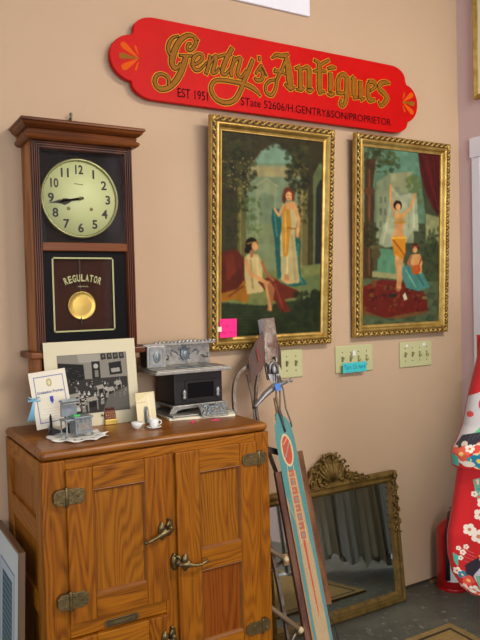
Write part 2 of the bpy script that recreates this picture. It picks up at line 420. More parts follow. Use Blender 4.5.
# walls behind the camera, each with a window opening
struct('wall_left', 'wall', (XL - .1, XL, YB, -1.2, 0, ZC), (XL - .1, XL, 1.2, WY, 0, ZC), (XL - .1, XL, -1.2, 1.2, 0, .9), (XL - .1, XL, -1.2, 1.2, 2.5, ZC))
struct('wall_front', 'wall', (XL, -.95, YB - .1, YB, 0, ZC), (2.0, XR, YB - .1, YB, 0, ZC), (-.95, 2.0, YB - .1, YB, 0, .8), (-.95, 2.0, YB - .1, YB, 2.6, ZC))
def winframe(name, pts):
    b = MB()
    for q in pts: b.box(*q)
    tag(b.build(name, 'white', None), kind='structure')
winframe('window_1', [(XL - .08, XL - .02, y, y + .05, .9, 2.5) for y in (-1.2, -.025, 1.15)] + [(XL - .08, XL - .02, -1.2, 1.2, z, z + .05) for z in (.9, 1.7, 2.45)])
winframe('added_window_2', [(x, x + .05, YB - .08, YB - .02, .8, 2.6) for x in (-.95, .5, 1.95)] + [(-.95, 2.0, YB - .08, YB - .02, z, z + .05) for z in (.8, 2.55)])  # unseen window behind the camera, added for the light

# ================================================================== WHITE BOX high on the wall
b = MB().box(1.28, 1.752, WY - .014, WY, 2.575, 2.92); o = b.build('wall_panel', 'white', None, bevel=.004)
tag(o, 'white panel high on the pink wall above the red sign', 'panel')

# ================================================================== SIGN
sg = thing('painted_sign', (1.61, 2.345, 2.127), 'long red painted board with scalloped ends and gold lettering, high on the wall', 'sign')
def arc(cx, cz, rx, rz, a0, a1, n=10): return [(cx + rx * math.cos(math.radians(a0 + (a1 - a0) * i / n)), cz + rz * math.sin(math.radians(a0 + (a1 - a0) * i / n))) for i in range(n + 1)]
ZT, ZB = 2.430, 2.130
half = arc(1.03, ZT - .055, .085, .055, 90, 185) + arc(.945, 2.27, .092, .084, 96, 262, 16) + arc(1.02, ZB + .055, .088, .055, 180, 270)
right = [(2.268 + (.945 - x) * (.80 if x < .945 else 1), z) for x, z in half[::-1]]
out = half + right
MB().prism(out, 2.325, 2.347).build('board', 'red', sg, bevel=.004)
STROKES = [[(1205,2377,2),(1187,2388,8),(1161,2388,12),(1129,2364,16),(1108,2330,19),(1095,2296,20),(1093,2273,18),(1103,2258,14),(1121,2266,9),(1127,2278,6)],[(1187,2388,7),(1195,2368,10),(1183,2345,10),(1167,2333,7),(1157,2338,7),(1163,2356,7),(1173,2360,5)],[(1122,2379,3),(1099,2368,7),(1083,2345,10),(1079,2321,10),(1086,2304,6)],[(1125,2308,5),(1153,2310,7),(1177,2315,5)],[(1153,2310,14),(1142,2280,19),(1128,2246,18),(1106,2211,17),(1078,2184,15),(1047,2173,13),(1027,2182,12),(1021,2201,11),(1031,2221,9),(1051,2228,8),(1071,2222,9),(1078,2207,9),(1075,2193,5)],[(1171,2280,5),(1195,2288,8),(1217,2306,9),(1220,2323,8),(1204,2325,8),(1185,2310,11),(1179,2286,12),(1186,2266,11),(1205,2266,8),(1224,2283,5),(1238,2299,4)],[(1255,2326,9),(1245,2285,11),(1234,2256,10)],[(1245,2285,4),(1268,2319,8),(1281,2330,10),(1273,2295,12),(1263,2266,12),(1279,2268,7),(1292,2287,4)],[(1353,2372,12),(1329,2332,15),(1312,2295,15),(1305,2269,12),(1321,2266,9),(1338,2285,5)],[(1290,2328,7),(1316,2338,7),(1349,2346,6)],[(1362,2337,8),(1355,2313,10),(1344,2283,10),(1347,2261,9)],[(1351,2307,6),(1372,2332,8),(1389,2338,10),(1385,2323,6)],[(1392,2336,8),(1381,2306,11),(1374,2276,11),(1390,2264,8),(1414,2293,6)],[(1446,2341,10),(1428,2301,13),(1406,2258,14),(1388,2216,14),(1361,2175,14),(1324,2157,14),(1285,2161,13),(1261,2182,13),(1255,2209,12),(1272,2234,10),(1307,2242,11),(1353,2242,11),(1399,2240,13),(1439,2231,14),(1463,2217,9),(1476,2204,2)],[(1477,2357,8),(1478,2343,6)],[(1458,2288,5),(1486,2327,6),(1479,2311,9),(1492,2293,12),(1485,2269,12),(1464,2263,10),(1454,2270,6)],[(1486,2327,3),(1510,2287,2)],[(1538,2362,2),(1559,2377,11),(1588,2378,13),(1617,2389,6)],[(1606,2381,14),(1612,2352,20),(1618,2318,26),(1624,2271,26),(1627,2245,8)],[(1599,2265,5),(1624,2253,14),(1646,2259,5)],[(1602,2357,12),(1583,2319,9),(1560,2280,9),(1552,2244,9),(1534,2215,11),(1509,2218,9),(1503,2243,8),(1521,2266,8),(1549,2276,7)],[(1547,2308,6),(1572,2314,8),(1604,2307,6)],[(1551,2320,4),(1568,2299,5)],[(1652,2337,5),(1674,2344,16)],[(1676,2344,18),(1677,2302,18),(1675,2260,18)],[(1657,2252,4),(1679,2255,13),(1694,2263,4)],[(1685,2339,5),(1711,2349,13),(1726,2342,15)],[(1722,2342,19),(1721,2302,19),(1720,2266,19)],[(1709,2256,5),(1724,2254,12),(1739,2262,4)],[(1750,2385,6),(1769,2379,11),(1776,2362,17)],[(1776,2365,21),(1775,2316,21),(1774,2273,21),(1777,2249,9)],[(1745,2339,5),(1776,2346,10),(1810,2348,5)],[(1776,2365,6),(1796,2380,9),(1827,2397,6)],[(1777,2261,12),(1800,2261,7)],[(1821,2361,6),(1843,2369,11),(1861,2369,4)],[(1833,2343,17),(1834,2301,18),(1831,2266,18)],[(1818,2253,4),(1836,2254,13),(1854,2260,4)],[(1883,2336,14),(1873,2307,18),(1875,2271,17)],[(1883,2340,10),(1906,2347,16),(1924,2338,13)],[(1924,2338,19),(1921,2299,19),(1918,2263,19),(1912,2233,14),(1898,2214,11),(1883,2219,9),(1889,2238,6)],[(1867,2263,6),(1890,2265,11),(1913,2273,6)],[(1961,2340,16),(1960,2304,19),(1959,2264,17)],[(1947,2335,4),(1961,2344,12)],[(1959,2257,12),(1983,2260,9)],[(1998,2331,17),(1998,2294,19),(1997,2258,17)],[(2001,2252,10),(2020,2261,4)],[(2046,2330,16),(2040,2293,19),(2049,2257,16),(2078,2261,7)],[(2046,2337,10),(2075,2338,15),(2085,2321,12),(2055,2298,7)],[(2169,2347,4),(2144,2347,15),(2114,2336,18),(2109,2313,18),(2133,2297,19),(2152,2278,18),(2137,2257,15),(2117,2240,9),(2102,2257,4)]]
for nm, mt, gr, yy in (('lettering_outline', 'signyellow', .0064, 2.3243), ('lettering_shadow', 'signdark', .0036, 2.3231), ('gold_lettering', 'signgold', .0002, 2.3219)):
    b = MB()
    for k, st in enumerate(STROKES): b.ribbon([(x / 1000, z / 1000, w / 1000) for x, z, w in st], gr, yy - k * .00001)
    b.build(nm, mt, sg)
b = MB(); put_text(b, 'EST 1951', 1.113, 2.154, .128, .034, 2.3235); b.build('small_lettering', 'signink', sg); b = MB()
put_text(b, 'STate 52606/H.GENTRY&SON/PROPRIETOR', 1.387, 2.157, .787, .031, 2.3235); b.build('small_lettering', 'signink', sg)
for sx, c0 in ((1, .963), (-1, 2.246)):
    b = MB()
    b.ribbon([(c0, 2.272, .004), (c0 - sx * .03, 2.272, .010), (c0 - sx * .062, 2.272, .022), (c0 - sx * .076, 2.272, .016)], 0, 2.3240)
    b.build('fan_motif', 'signgold', sg)
    b = MB()
    for d in (1, -1):
        b.ribbon([(c0 - .005 * sx, 2.272 + d * .002, .004), (c0 - sx * .03, 2.272 + d * .02, .014), (c0 - sx * .055, 2.272 + d * .037, .024), (c0 - sx * .068, 2.272 + d * .044, .014)], 0, 2.3240)
        b.ribbon([(c0 - sx * .003, 2.272 + d * .012, .003), (c0 - sx * .012, 2.272 + d * .035, .008), (c0 - sx * .014, 2.272 + d * .045, .006)], 0, 2.3240)
    b.build('fan_petal', 'signorange', sg)

# ================================================================== WALL CLOCK
CX = .711
ck = thing('wall_clock', (CX, 2.35, 1.07), 'tall dark wooden regulator wall clock with round pale dial and pendulum window', 'clock')
CF = 2.222
x0, x1 = CX - .171, CX + .171
# case: sides and back
b = MB(); b.box(x0, x0 + .016, CF + .012, 2.358, 1.075, 1.93); b.build('side_panel', 'cherrylit', ck, bevel=.002)
b = MB(); b.box(x1 - .016, x1, CF + .012, 2.358, 1.075, 1.93); b.build('side_panel', 'cherrylit', ck, bevel=.002)
B('back_panel', 'cherry', ck, (x0 + .016, x1 - .016, 2.34, 2.358, 1.10, 1.93))
b = MB(); b.box(x0 + .016, x1 - .016, CF + .03, 2.34, 1.235, 1.255); b.build('bottom_board', 'cherry', ck, bevel=.002)
# ribbed door frame: four stepped ridges
prof = [(0, -.012), (0, .0)]
for i in range(4): prof += [(.002 + i * .0068, .003 - i * .001), (.0055 + i * .0068, .003 - i * .001), (.0062 + i * .0068, -.002 - i * .001), (.0072 + i * .0068, -.002 - i * .001)]
prof += [(.030, -.014)]
MB().framesweep(x0, x1, 1.238, 1.926, prof, Matrix.Translation((0, CF, 0))).build('door_frame', 'cherry', ck)
B('middle_rail', 'cherryh', ck, (x0 + .026, x1 - .026, CF - .001, CF + .02, 1.566, 1.594), bevel=.003)
# crown
b = MB(); T = Matrix.Translation((CX, 0, 0))
def crown(b, prof, hw, yf):
    # prof: (out, z) stepped around left, front, right
    vs = []
    for o_, z in prof: vs += [(CX - hw - o_, 2.358, z), (CX - hw - o_, yf - o_, z), (CX + hw + o_, yf - o_, z), (CX + hw + o_, 2.358, z)]
    fs = []
    for i in range(len(prof) - 1):
        for k in range(3): fs.append((i * 4 + k, i * 4 + k + 1, i * 4 + k + 5, i * 4 + k + 4))
    n = len(prof) - 1
    fs += [(0, 1, 2, 3), (n * 4 + 3, n * 4 + 2, n * 4 + 1, n * 4)]
    b.add(vs, fs)
crown(b, [(.0, 1.941), (.012, 1.942), (.014, 1.949), (.012, 1.954), (.020, 1.957), (.029, 1.965), (.033, 1.972), (.038, 1.975), (.038, 1.980), (.035, 1.984)], .171, CF - .002)
b.build('cornice', 'cherryh', ck)
b = MB(); crown(b, [(.0, 1.920), (.012, 1.921), (.019, 1.926), (.021, 1.931), (.019, 1.937), (.012, 1.941), (.0, 1.942)], .171, CF - .006)
b.build('torus_moulding', 'cherryh', ck)
# little shelf ears at the bottom
for sx in (-1, 1):
    xa = CX + sx * .198; xb = CX + sx * .15
    B('shelf_block', 'cherryh', ck, (min(xa, xb), max(xa, xb), CF - .012, 2.358, 1.216, 1.238), bevel=.005)
B('lower_bracket', 'cherry', ck, (x0 + .016, x1 - .016, 2.27, 2.34, 1.10, 1.216), bevel=.003)
# dark panels and dial
IX0, IX1 = x0 + .028, x1 - .028
B('upper_back', 'blackpanel', ck, (IX0, IX1, CF + .030, CF + .034, 1.590, 1.900), bevel=0)
B('lower_back', 'clockglassback', ck, (IX0, IX1, CF + .030, CF + .034, 1.265, 1.570), bevel=0)
DX, DZc, DR = .7015, 1.7425, .132
dl = MB().lathe([(0.001, -.020), (DR - .008, -.020), (DR - .007, -.027), (.001, -.027)], (DX, CF + .002, DZc), 64, axis='y', cap=False)
dl = MB().lathe([(DR - .004, 0), (DR - .004, .006), (.0005, .006)], (DX, CF + .026, DZc), 64, axis='y').build('dial', 'dial', ck)
MB().lathe([(DR, 0), (DR + .001, .012), (DR - .003, .017), (DR - .007, .015), (DR - .010, .006)], (DX, CF + .028, DZc), 64, axis='y', cap=False).build('bezel', 'bezel', ck)
FY = CF + .0195
for n in range(1, 13):
    w = math.radians(90 - 30 * n); r = DR * .735
    b = MB(); put_text(b, str(n), DX + r * math.cos(w), DZc + r * math.sin(w), None if n not in (10, 11, 12) else .027, .0285, FY, bold=.028, center=True)
    b.build('numeral', 'ink', dl)
b = MB()
for k in range(12):
    w = math.radians(30 * k); b.lathe([(.0018, 0), (.0018, .0005)], (DX + (DR * .93) * math.cos(w), FY + .0003, DZc + (DR * .93) * math.sin(w)), 8, axis='y')
put_text(b, 'Regulator', DX - .004, DZc + .058, .03, .004, FY, center=True) if False else None
b.ribbon([(DX - .018, DZc + .049, .0022), (DX + .012, DZc + .047, .0022)], 0, FY)
b.build('dial_marks', 'ink', dl)
for dx in (-.04, .038):
    MB().lathe([(.006, 0), (.006, .001), (.003, .0012)], (DX + dx, FY + .0008, DZc - .034), 16, axis='y').build('winding_hole', 'brassold', dl)
def hand(name, ang, pts):
    w = math.radians(ang); c, s_ = math.cos(w), math.sin(w)
    b = MB(); b.prism([(DX + a * c - q * s_, DZc + a * s_ + q * c) for a, q in pts], FY - .004, FY - .0028); return b.build(name, 'ink', ck)
hand('hour_hand', 193, [(-.012, -.004), (.03, -.003), (.045, -.009), (.058, -.011), (.066, -.004), (.078, 0), (.066, .004), (.058, .011), (.045, .009), (.03, .003), (-.012, .004)])
hand('minute_hand', 190, [(-.012, -.0035), (.05, -.0035), (.07, -.006), (.085, -.003), (.112, 0), (.085, .003), (.07, .006), (.05, .0035), (-.012, .0035)])
MB().lathe([(.006, 0), (.006, .004), (.003, .006)], (DX, FY - .003, DZc), 16, axis='y').build('hand_nut', 'brassold', ck)
# lower window: gilt border, word, pendulum
GX0, GX1, GZ0, GZ1 = .598, .809, 1.298, 1.546
g = MB()
for q in ((GX0, GX1, GZ1 - .005, GZ1), (GX0, GX1, GZ0, GZ0 + .005), (GX0, GX0 + .005, GZ0, GZ1), (GX1 - .005, GX1, GZ0, GZ1)): g.box(q[0], q[1], CF + .0125, CF + .0135, q[2], q[3])
g.build('gilt_border', 'borderpaint', ck)
b = MB()
for q in ((IX0, GX0, 1.27, 1.57), (GX1, IX1, 1.27, 1.57), (GX0, GX1, GZ1, 1.57), (GX0, GX1, 1.27, GZ0)): b.box(q[0], q[1], CF + .0136, CF + .0150, q[2], q[3])
b.build('black_glass_border', 'blackpanel', ck)
b = MB(); word = 'REGULATOR'
R0 = .16; cz = 1.478 - R0
for i, ch in enumerate(word):
    t = (i - 4) * .0148; w = t / R0
    put_text(b, ch, .700 + R0 * math.sin(w), cz + R0 * math.cos(w), .0118, .0225, CF + .012, bold=.03, rot=-w, center=True)
put_text(b, 'MADE IN USA', .700, 1.449, .036, .0050, CF + .012, center=True)
b.build('gilt_lettering', 'borderpaint', ck)
b = MB(); b.lathe([(.048, 0), (.048, .002), (.045, .004), (.044, .0032), (.030, .0042), (.001, .005)], (.698, CF + .027, 1.385), 48, axis='y'); b.build('pendulum_bob', 'brass', ck)
b = MB(); b.box(.692, .696, CF + .024, CF + .026, 1.42, 1.57); b.box(.692, .696, CF + .022, CF + .024, 1.322, 1.345); b.build('pendulum_rod', 'darkbar', ck)
B('upper_glass', 'glass', ck, (IX0, IX1, CF + .0055, CF + .0075, 1.592, 1.900), bevel=0)
B('lower_glass', 'glass', ck, (IX0, IX1, CF + .0155, CF + .0175, 1.268, 1.568), bevel=0)
b = MB().tube([(.71, 2.361, 2.03), (.71, 2.345, 2.03), (.71, 2.338, 2.045)], .004, 8); b.ell((.71, 2.340, 2.047), (.006, .006, .006)); b.ell((.71, 2.352, 2.02), (.007, .006, .02))
tag(b.build('wall_hook', 'steel', None), 'small metal hook in the wall just above the clock crown', 'hook')

# ================================================================== GILT FRAMED PAINTINGS
def tilted(x, z, yb, yt, h):
    """frame plane: origin lower left, local x right, local z up the picture, local -y out of it"""
    up = Vector((0, yt - yb, math.sqrt(h * h - (yt - yb) ** 2))).normalized(); rx = Vector((1, 0, 0)); n = rx.cross(up)   # n points to +y side
    m = Matrix((rx, -n if n.y < 0 else n, up)).transposed().to_4x4(); m.translation = Vector((x, yb, z)); return m
def gilt_frame(root, W, H, T, seed):
    fr = MB().framesweep(0, W, 0, H, [(.004, -.03), (0, -.024), (.0, -.004), (.003, .0), (.022, -.001), (.026, .003), (.031, .004), (.036, .000), (.043, -.010), (.050, -.013), (.053, -.013), (.054, -.022)], T).build('frame', 'gold', root)
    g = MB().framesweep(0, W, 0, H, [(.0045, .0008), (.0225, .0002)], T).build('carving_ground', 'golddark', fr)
    b = MB()
    def run(p0, p1, inward):
        d = Vector(p1) - Vector(p0); l = d.length; n = max(3, round(l / .030)); d.normalize()
        for i in range(n):
            c = Vector(p0) + d * (i + .5) * l / n
            ang = math.atan2(d.z, d.x)
            R = Matrix.Rotation(-ang, 3, 'Y')
            b.ell(c, (.0145, .007, .0054), T, R=R @ Matrix.Rotation(-.75, 3, 'Y'))
            b.ell(c + d * .010 - inward * .004, (.0065, .006, .0042), T, R=R)
            b.ell(c - d * .010 + inward * .005, (.0065, .0065, .0042), T, R=R @ Matrix.Rotation(.5, 3, 'Y'))
    k = .0130
    run((k, 0, k), (W - k, 0, k), Vector((0, 0, 1))); run((k, 0, H - k), (W - k, 0, H - k), Vector((0, 0, -1)))
    run((k, 0, k), (k, 0, H - k), Vector((1, 0, 0))); run((W - k, 0, k), (W - k, 0, H - k), Vector((-1, 0, 0)))
    for x in (k, W - k):
        for z in (k, H - k): b.ell((x, 0, z), (.012, .006, .012), T)
    b.build('leaf_carving', 'gold', fr)
    return fr

def leafy(cv, n, box, r=(2, 5), cols=((44, 50, 30), (58, 62, 36), (34, 40, 26), (74, 76, 44))): cv.blobs(n, box[0], box[1], box[2], box[3], r[0], r[1], cols, 1, .6)
SK, SK2 = (196, 150, 108), (160, 108, 74)
# ---- painting 1: two women by a terrace pool
c = Canvas(176, 300, (66, 62, 42))
def T1(x, y):
    u = (x - 49) / 251.; yt = 72 + 23 * u; yb = 585 - 10 * u; return u * 175, (y - yt) / (yb - yt) * 299
c.T = T1
c.poly([(50, 60), (305, 60), (305, 330), (50, 330)], (58, 54, 36)); leafy(c, 160, (50, 300, 70, 330), (3, 9), ((50, 48, 32), (66, 62, 40), (42, 44, 28)))
c.poly([(108, 450), (108, 190), (120, 155), (145, 120), (178, 98), (210, 120), (235, 160), (245, 200), (250, 450)], (112, 136, 124), 2)
c.poly([(130, 150), (150, 120), (178, 102), (205, 118), (224, 150)], (118, 150, 144), 3)
c.poly([(122, 158), (235, 158), (240, 185), (112, 185)], (160, 148, 116), 4, .8)
c.poly([(108, 185), (245, 185), (250, 300), (108, 300)], (116, 134, 118), 3, .8)
c.poly([(132, 205), (155, 190), (182, 205), (182, 330), (132, 330)], (134, 146, 126), 1, .8)
c.poly([(140, 230), (150, 222), (176, 230), (176, 320), (140, 320)], (104, 124, 110), 1, .7)
c.line([(130, 207), (156, 188), (184, 207)], 3, (150, 156, 132)); c.line([(110, 240), (130, 240)], 2, (128, 144, 124)); c.line([(184, 250), (240, 250)], 2, (130, 142, 120))
c.poly([(110, 300), (250, 300), (250, 440), (110, 440)], (124, 136, 106), 4, .8)
c.poly([(88, 190), (107, 190), (109, 400), (88, 400)], (96, 96, 60)); c.line([(95, 195), (96, 390)], 4, (128, 124, 82), 2)
c.poly([(236, 210), (262, 210), (264, 420), (236, 420)], (104, 100, 66)); c.line([(246, 215), (247, 410)], 5, (132, 126, 88), 2)
c.poly([(232, 405), (272, 405), (274, 432), (230, 432)], (128, 124, 92))
c.poly([(275, 180), (290, 150), (302, 150), (302, 410), (278, 410)], (96, 108, 80)); c.poly([(284, 210), (294, 190), (302, 190), (302, 400), (284, 400)], (40, 44, 46))
leafy(c, 150, (52, 130, 90, 215), (3, 9)); leafy(c, 130, (205, 262, 110, 220), (3, 8)); leafy(c, 60, (100, 240, 84, 118), (3, 8), ((58, 56, 36), (48, 48, 32)))
leafy(c, 50, (90, 112, 200, 270), (2, 5)); leafy(c, 50, (236, 262, 220, 300), (2, 4)); leafy(c, 50, (108, 145, 235, 330), (2, 6), ((74, 96, 62), (88, 108, 72)))
leafy(c, 60, (52, 90, 240, 370), (3, 8), ((56, 62, 40), (44, 50, 32)))
c.blobs(70, 55, 130, 130, 220, 1, 2, ((176, 150, 110), (150, 120, 90)), 0, .8); c.blobs(40, 205, 262, 150, 300, 1, 2, ((168, 142, 100), (150, 120, 90)), 0, .8)
c.poly([(50, 480), (110, 430), (180, 415), (300, 400), (300, 500), (180, 520), (50, 510)], (118, 128, 86), 3)
c.poly([(240, 440), (300, 425), (300, 500), (250, 480)], (104, 118, 84), 3)
c.poly([(48, 495), (150, 505), (250, 490), (302, 480), (302, 590), (48, 590)], (44, 56, 36), 3); c.blobs(60, 50, 290, 505, 580, 4, 14, ((38, 50, 32), (54, 66, 42), (48, 56, 34)), 2, .4)
for k in range(8): c.line([(52, 512 + 8 * k), (180, 514 + 8 * k)], 2, (62, 76, 52), 1, .5)
c.poly([(48, 372), (85, 362), (104, 385), (108, 470), (48, 492)], (92, 38, 24), 2); c.poly([(60, 380), (80, 376), (86, 420), (66, 440)], (120, 52, 32), 3, .7)
c.poly([(48, 474), (90, 462), (104, 440), (120, 470), (112, 498), (80, 488), (48, 496)], (156, 106, 32), 1); c.line([(70, 480), (104, 455)], 4, (110, 62, 26))
# seated
c.poly([(105, 384), (118, 374), (138, 376), (150, 400), (148, 440), (152, 470), (112, 476), (106, 430)], (190, 176, 138)); c.line([(120, 390), (126, 460)], 5, (150, 138, 104), 2); c.line([(136, 385), (138, 430)], 5, (206, 190, 150), 2)
c.poly([(138, 445), (170, 430), (200, 450), (242, 470), (238, 484), (205, 490), (222, 520), (196, 524), (186, 500), (160, 470)], (104, 44, 32)); c.line([(180, 450), (200, 510)], 5, (132, 62, 44), 2)
c.poly([(150, 452), (166, 440), (180, 462), (172, 520), (162, 518), (164, 470)], SK2); c.line([(158, 455), (170, 515)], 6, SK)
c.line([(110, 392), (120, 425), (160, 448)], 9, SK); c.line([(148, 395), (158, 425), (176, 440)], 7, SK2)
c.ell(122, 350, 15, 16, (30, 20, 16)); c.ell(130, 356, 8, 11, SK); c.line([(124, 368), (122, 380)], 8, SK2); c.line([(110, 350), (136, 344)], 2, (180, 150, 80)); c.ell(112, 366, 7, 8, (34, 22, 18))
# standing
c.poly([(172, 262), (188, 262), (196, 300), (192, 360), (200, 430), (186, 440), (178, 340), (170, 290)], (34, 92, 98)); c.line([(178, 275), (184, 330)], 4, (62, 128, 132), 1)
c.poly([(232, 330), (246, 345), (240, 385), (246, 430), (264, 452), (228, 458), (200, 452)], (38, 98, 100)); c.line([(238, 350), (236, 420), (250, 448)], 4, (70, 134, 130), 1)
c.poly([(196, 252), (226, 250), (236, 290), (228, 320), (244, 448), (212, 452), (196, 440), (192, 330), (200, 300)], (178, 168, 134)); c.line([(222, 330), (232, 440)], 5, (160, 152, 126), 2); c.line([(212, 340), (210, 440)], 4, (214, 204, 172), 2)
c.poly([(198, 255), (214, 252), (220, 300), (212, 380), (200, 384), (196, 320)], (176, 134, 56)); c.line([(205, 270), (206, 370)], 3, (206, 166, 84), 1)
c.line([(230, 258), (240, 290), (236, 330)], 8, SK); c.line([(198, 258), (188, 280), (178, 264)], 6, SK); c.poly([(205, 246), (228, 244), (232, 262), (206, 264)], SK)
c.ell(211, 222, 12, 13, (104, 50, 32)); c.ell(201, 236, 5, 13, (96, 46, 30)); c.ell(213, 231, 8, 11, (212, 164, 122)); c.ell(224, 232, 4, 12, (112, 50, 32)); c.ell(209, 438, 8, 12, SK)
c.line([(210, 310), (232, 312)], 3, (140, 92, 40))
c.ell(210, 229, 1.5, 1.2, (70, 40, 30), 0); c.ell(216, 229, 1.5, 1.2, (70, 40, 30), 0); c.line([(211, 237), (216, 237)], 1.5, (150, 70, 60), 0)
leafy(c, 120, (232, 300, 470, 560), (3, 8), ((34, 44, 26), (46, 56, 32), (28, 36, 22))); leafy(c, 30, (175, 230, 520, 570), (3, 8), ((34, 44, 26), (46, 56, 32)))
c.a = (c.a / 255.) ** 1.12 * 255 * np.array((.96, .93, .80)); c.mottle(.05, 9); c.soften(1); c.noise(1.5, 1)
W, H = .590, .903
pt = thing('framed_painting', (1.225, WY - .033, 1.190), 'gilt framed oil painting of two women by a pool, pink note on its corner', 'painting', 'gilt framed oil paintings')
T = tilted(1.225, 1.190, WY - .033, WY - .088, H)
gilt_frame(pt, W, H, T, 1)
canvas_mesh('canvas', c, lambda u, v: T @ Vector((.050 + u * (W - .100), .0185, H - .050 - v * (H - .100))), 'oil', pt, thick=(0, .006, 0))
# ---- painting 2: dancer with a veil
c = Canvas(176, 300, (70, 78, 62))
def T2(x, y):
    u = (x - 56) / 186.; yt = 60 + 20 * u; yb = 510 - 15 * u; return u * 175, (y - yt) / (yb - yt) * 299
c.T = T2
c.poly([(50, 50), (245, 50), (245, 250), (50, 250)], (92, 124, 112)); c.poly([(100, 60), (190, 70), (190, 130), (90, 130)], (96, 136, 128), 3)
c.poly([(88, 150), (120, 128), (172, 122), (178, 300), (88, 300)], (126, 138, 120), 1); c.poly([(120, 128), (172, 122), (174, 160), (122, 160)], (142, 148, 128), 2)
for yy in (185, 215, 245): 
    for xx in (96, 106): c.poly([(xx, yy), (xx + 5, yy), (xx + 5, yy + 16), (xx, yy + 16)], (96, 108, 98), 0)
leafy(c, 60, (160, 205, 130, 200), (3, 8), ((84, 104, 68), (100, 118, 78))); leafy(c, 90, (56, 140, 60, 125), (3, 7), ((60, 70, 44), (80, 90, 56), (48, 56, 38)))
c.poly([(185, 70), (245, 75), (245, 420), (205, 420), (205, 220)], (66, 72, 56), 2)
c.poly([(186, 70), (245, 75), (245, 236), (226, 214), (206, 172), (192, 120)], (84, 22, 26), 1)
for k in range(4): c.line([(192 + 12 * k, 80), (212 + 9 * k, 160), (236 + 3 * k, 225)], 3, (60, 14, 20), 1, .8)
c.line([(205, 85), (222, 160), (240, 215)], 3, (116, 38, 36), 1, .7)
c.poly([(206, 225), (243, 235), (243, 300), (208, 300)], (134, 140, 112), 2); leafy(c, 90, (196, 243, 262, 400), (3, 8), ((50, 66, 40), (66, 82, 50), (40, 52, 34)))
c.poly([(62, 95), (86, 90), (80, 160), (84, 180), (82, 400), (60, 400), (62, 180)], (74, 52, 34)); c.line([(72, 120), (73, 380)], 4, (110, 78, 50), 2); c.ell(72, 172, 13, 10, (92, 62, 40))
c.poly([(84, 312), (140, 318), (140, 380), (84, 375)], (90, 138, 120), 2); c.poly([(80, 372), (150, 378), (150, 392), (80, 386)], (148, 150, 118), 1)
leafy(c, 40, (60, 90, 250, 310), (3, 7)); c.ell(88, 312, 14, 6, (96, 90, 62)); c.ell(88, 328, 11, 14, (84, 78, 54)); c.line([(88, 340), (88, 365)], 8, (80, 74, 52))
c.poly([(56, 390), (243, 395), (243, 515), (56, 520)], (84, 98, 78), 2)
for i in range(7):
    for j in range(5):
        if (i + j) % 2 == 0:
            x = 120 + i * 24 - j * 8; y = 420 + j * 19; c.poly([(x, y), (x + 20, y + 4), (x + 12, y + 20), (x - 8, y + 16)], (58, 74, 62), 1, .8)
c.poly([(58, 412), (100, 392), (150, 396), (212, 430), (215, 468), (150, 480), (110, 490), (58, 470)], (104, 34, 26), 1)
c.blobs(60, 62, 200, 405, 470, 2, 7, ((134, 50, 34), (84, 26, 22), (120, 84, 44), (60, 28, 24)), 1, .7)
c.poly([(58, 470), (110, 490), (150, 480), (215, 468), (212, 476), (140, 492), (60, 482)], (110, 80, 50), 1)
c.poly([(122, 158), (142, 182), (168, 176), (184, 176), (190, 270), (176, 270), (154, 304), (110, 312), (94, 304), (104, 260), (114, 230)], (158, 168, 156), 2, .9)
c.line([(116, 240), (104, 300)], 4, (184, 190, 176), 2, .8); c.line([(176, 190), (178, 260)], 4, (184, 190, 176), 2, .8); c.line([(164, 200), (166, 260)], 3, (130, 146, 136), 2, .8)
c.poly([(130, 228), (152, 226), (156, 250), (150, 268), (158, 290), (126, 290), (132, 262)], SK); c.poly([(129, 228), (154, 228), (155, 246), (131, 248)], (186, 150, 100)); c.line([(130, 250), (155, 248)], 3, (178, 140, 60), 0)
c.line([(121, 160), (122, 190), (131, 228)], 6, SK); c.line([(180, 180), (170, 208), (154, 230)], 6, SK)
c.ell(138, 206, 10, 12, (38, 24, 20)); c.ell(139, 210, 6, 8.5, (206, 158, 118)); c.line([(141, 218), (142, 228)], 5, SK)
c.poly([(124, 284), (158, 284), (157, 325), (150, 356), (140, 340), (130, 330)], (190, 132, 36)); c.line([(128, 292), (156, 330)], 4, (150, 84, 28), 1); c.line([(126, 288), (157, 286)], 3, (222, 178, 76), 1)
c.poly([(134, 330), (152, 340), (152, 380), (147, 416), (136, 416), (138, 380), (132, 350)], SK); c.poly([(146, 350), (156, 350), (160, 390), (150, 392)], (150, 156, 140), 1, .7)
c.ell(141, 418, 5, 4, SK2)
c.poly([(150, 360), (172, 350), (200, 372), (220, 408), (190, 420), (160, 412), (150, 380)], (74, 128, 134)); c.line([(160, 368), (184, 410)], 4, (110, 160, 160), 1); c.line([(176, 362), (204, 404)], 4, (54, 100, 108), 1)
c.poly([(172, 328), (194, 326), (200, 346), (198, 374), (178, 376), (170, 350)], SK); c.line([(172, 332), (164, 350), (180, 362)], 5, SK2)
c.ell(184, 366, 11, 12, (176, 88, 34)); c.line([(190, 356), (198, 336)], 3, (140, 66, 30)); c.ell(182, 310, 9, 10, (60, 34, 22)); c.ell(181, 316, 6, 7.5, (200, 150, 112)); c.line([(173, 308), (190, 306)], 2, (160, 60, 40))
c.poly([(152, 432), (158, 424), (164, 440), (156, 444)], (196, 196, 184), 0); c.ell(128, 432, 10, 5, (36, 44, 40)); c.ell(84, 402, 6, 10, (110, 70, 40))
c.ell(196, 424, 9, 5, (96, 40, 36)); c.ell(206, 436, 7, 4, (120, 120, 80))
c.a = (c.a / 255.) ** 1.12 * 255 * np.array((.96, .93, .80)); c.mottle(.05, 9); c.soften(1); c.noise(1.5, 1)
W2, H2 = .578, .892
pt2 = thing('framed_painting', (1.944, WY - .035, 1.208), 'gilt framed oil painting of a dancing woman holding up a veil, right of the other', 'painting', 'gilt framed oil paintings')
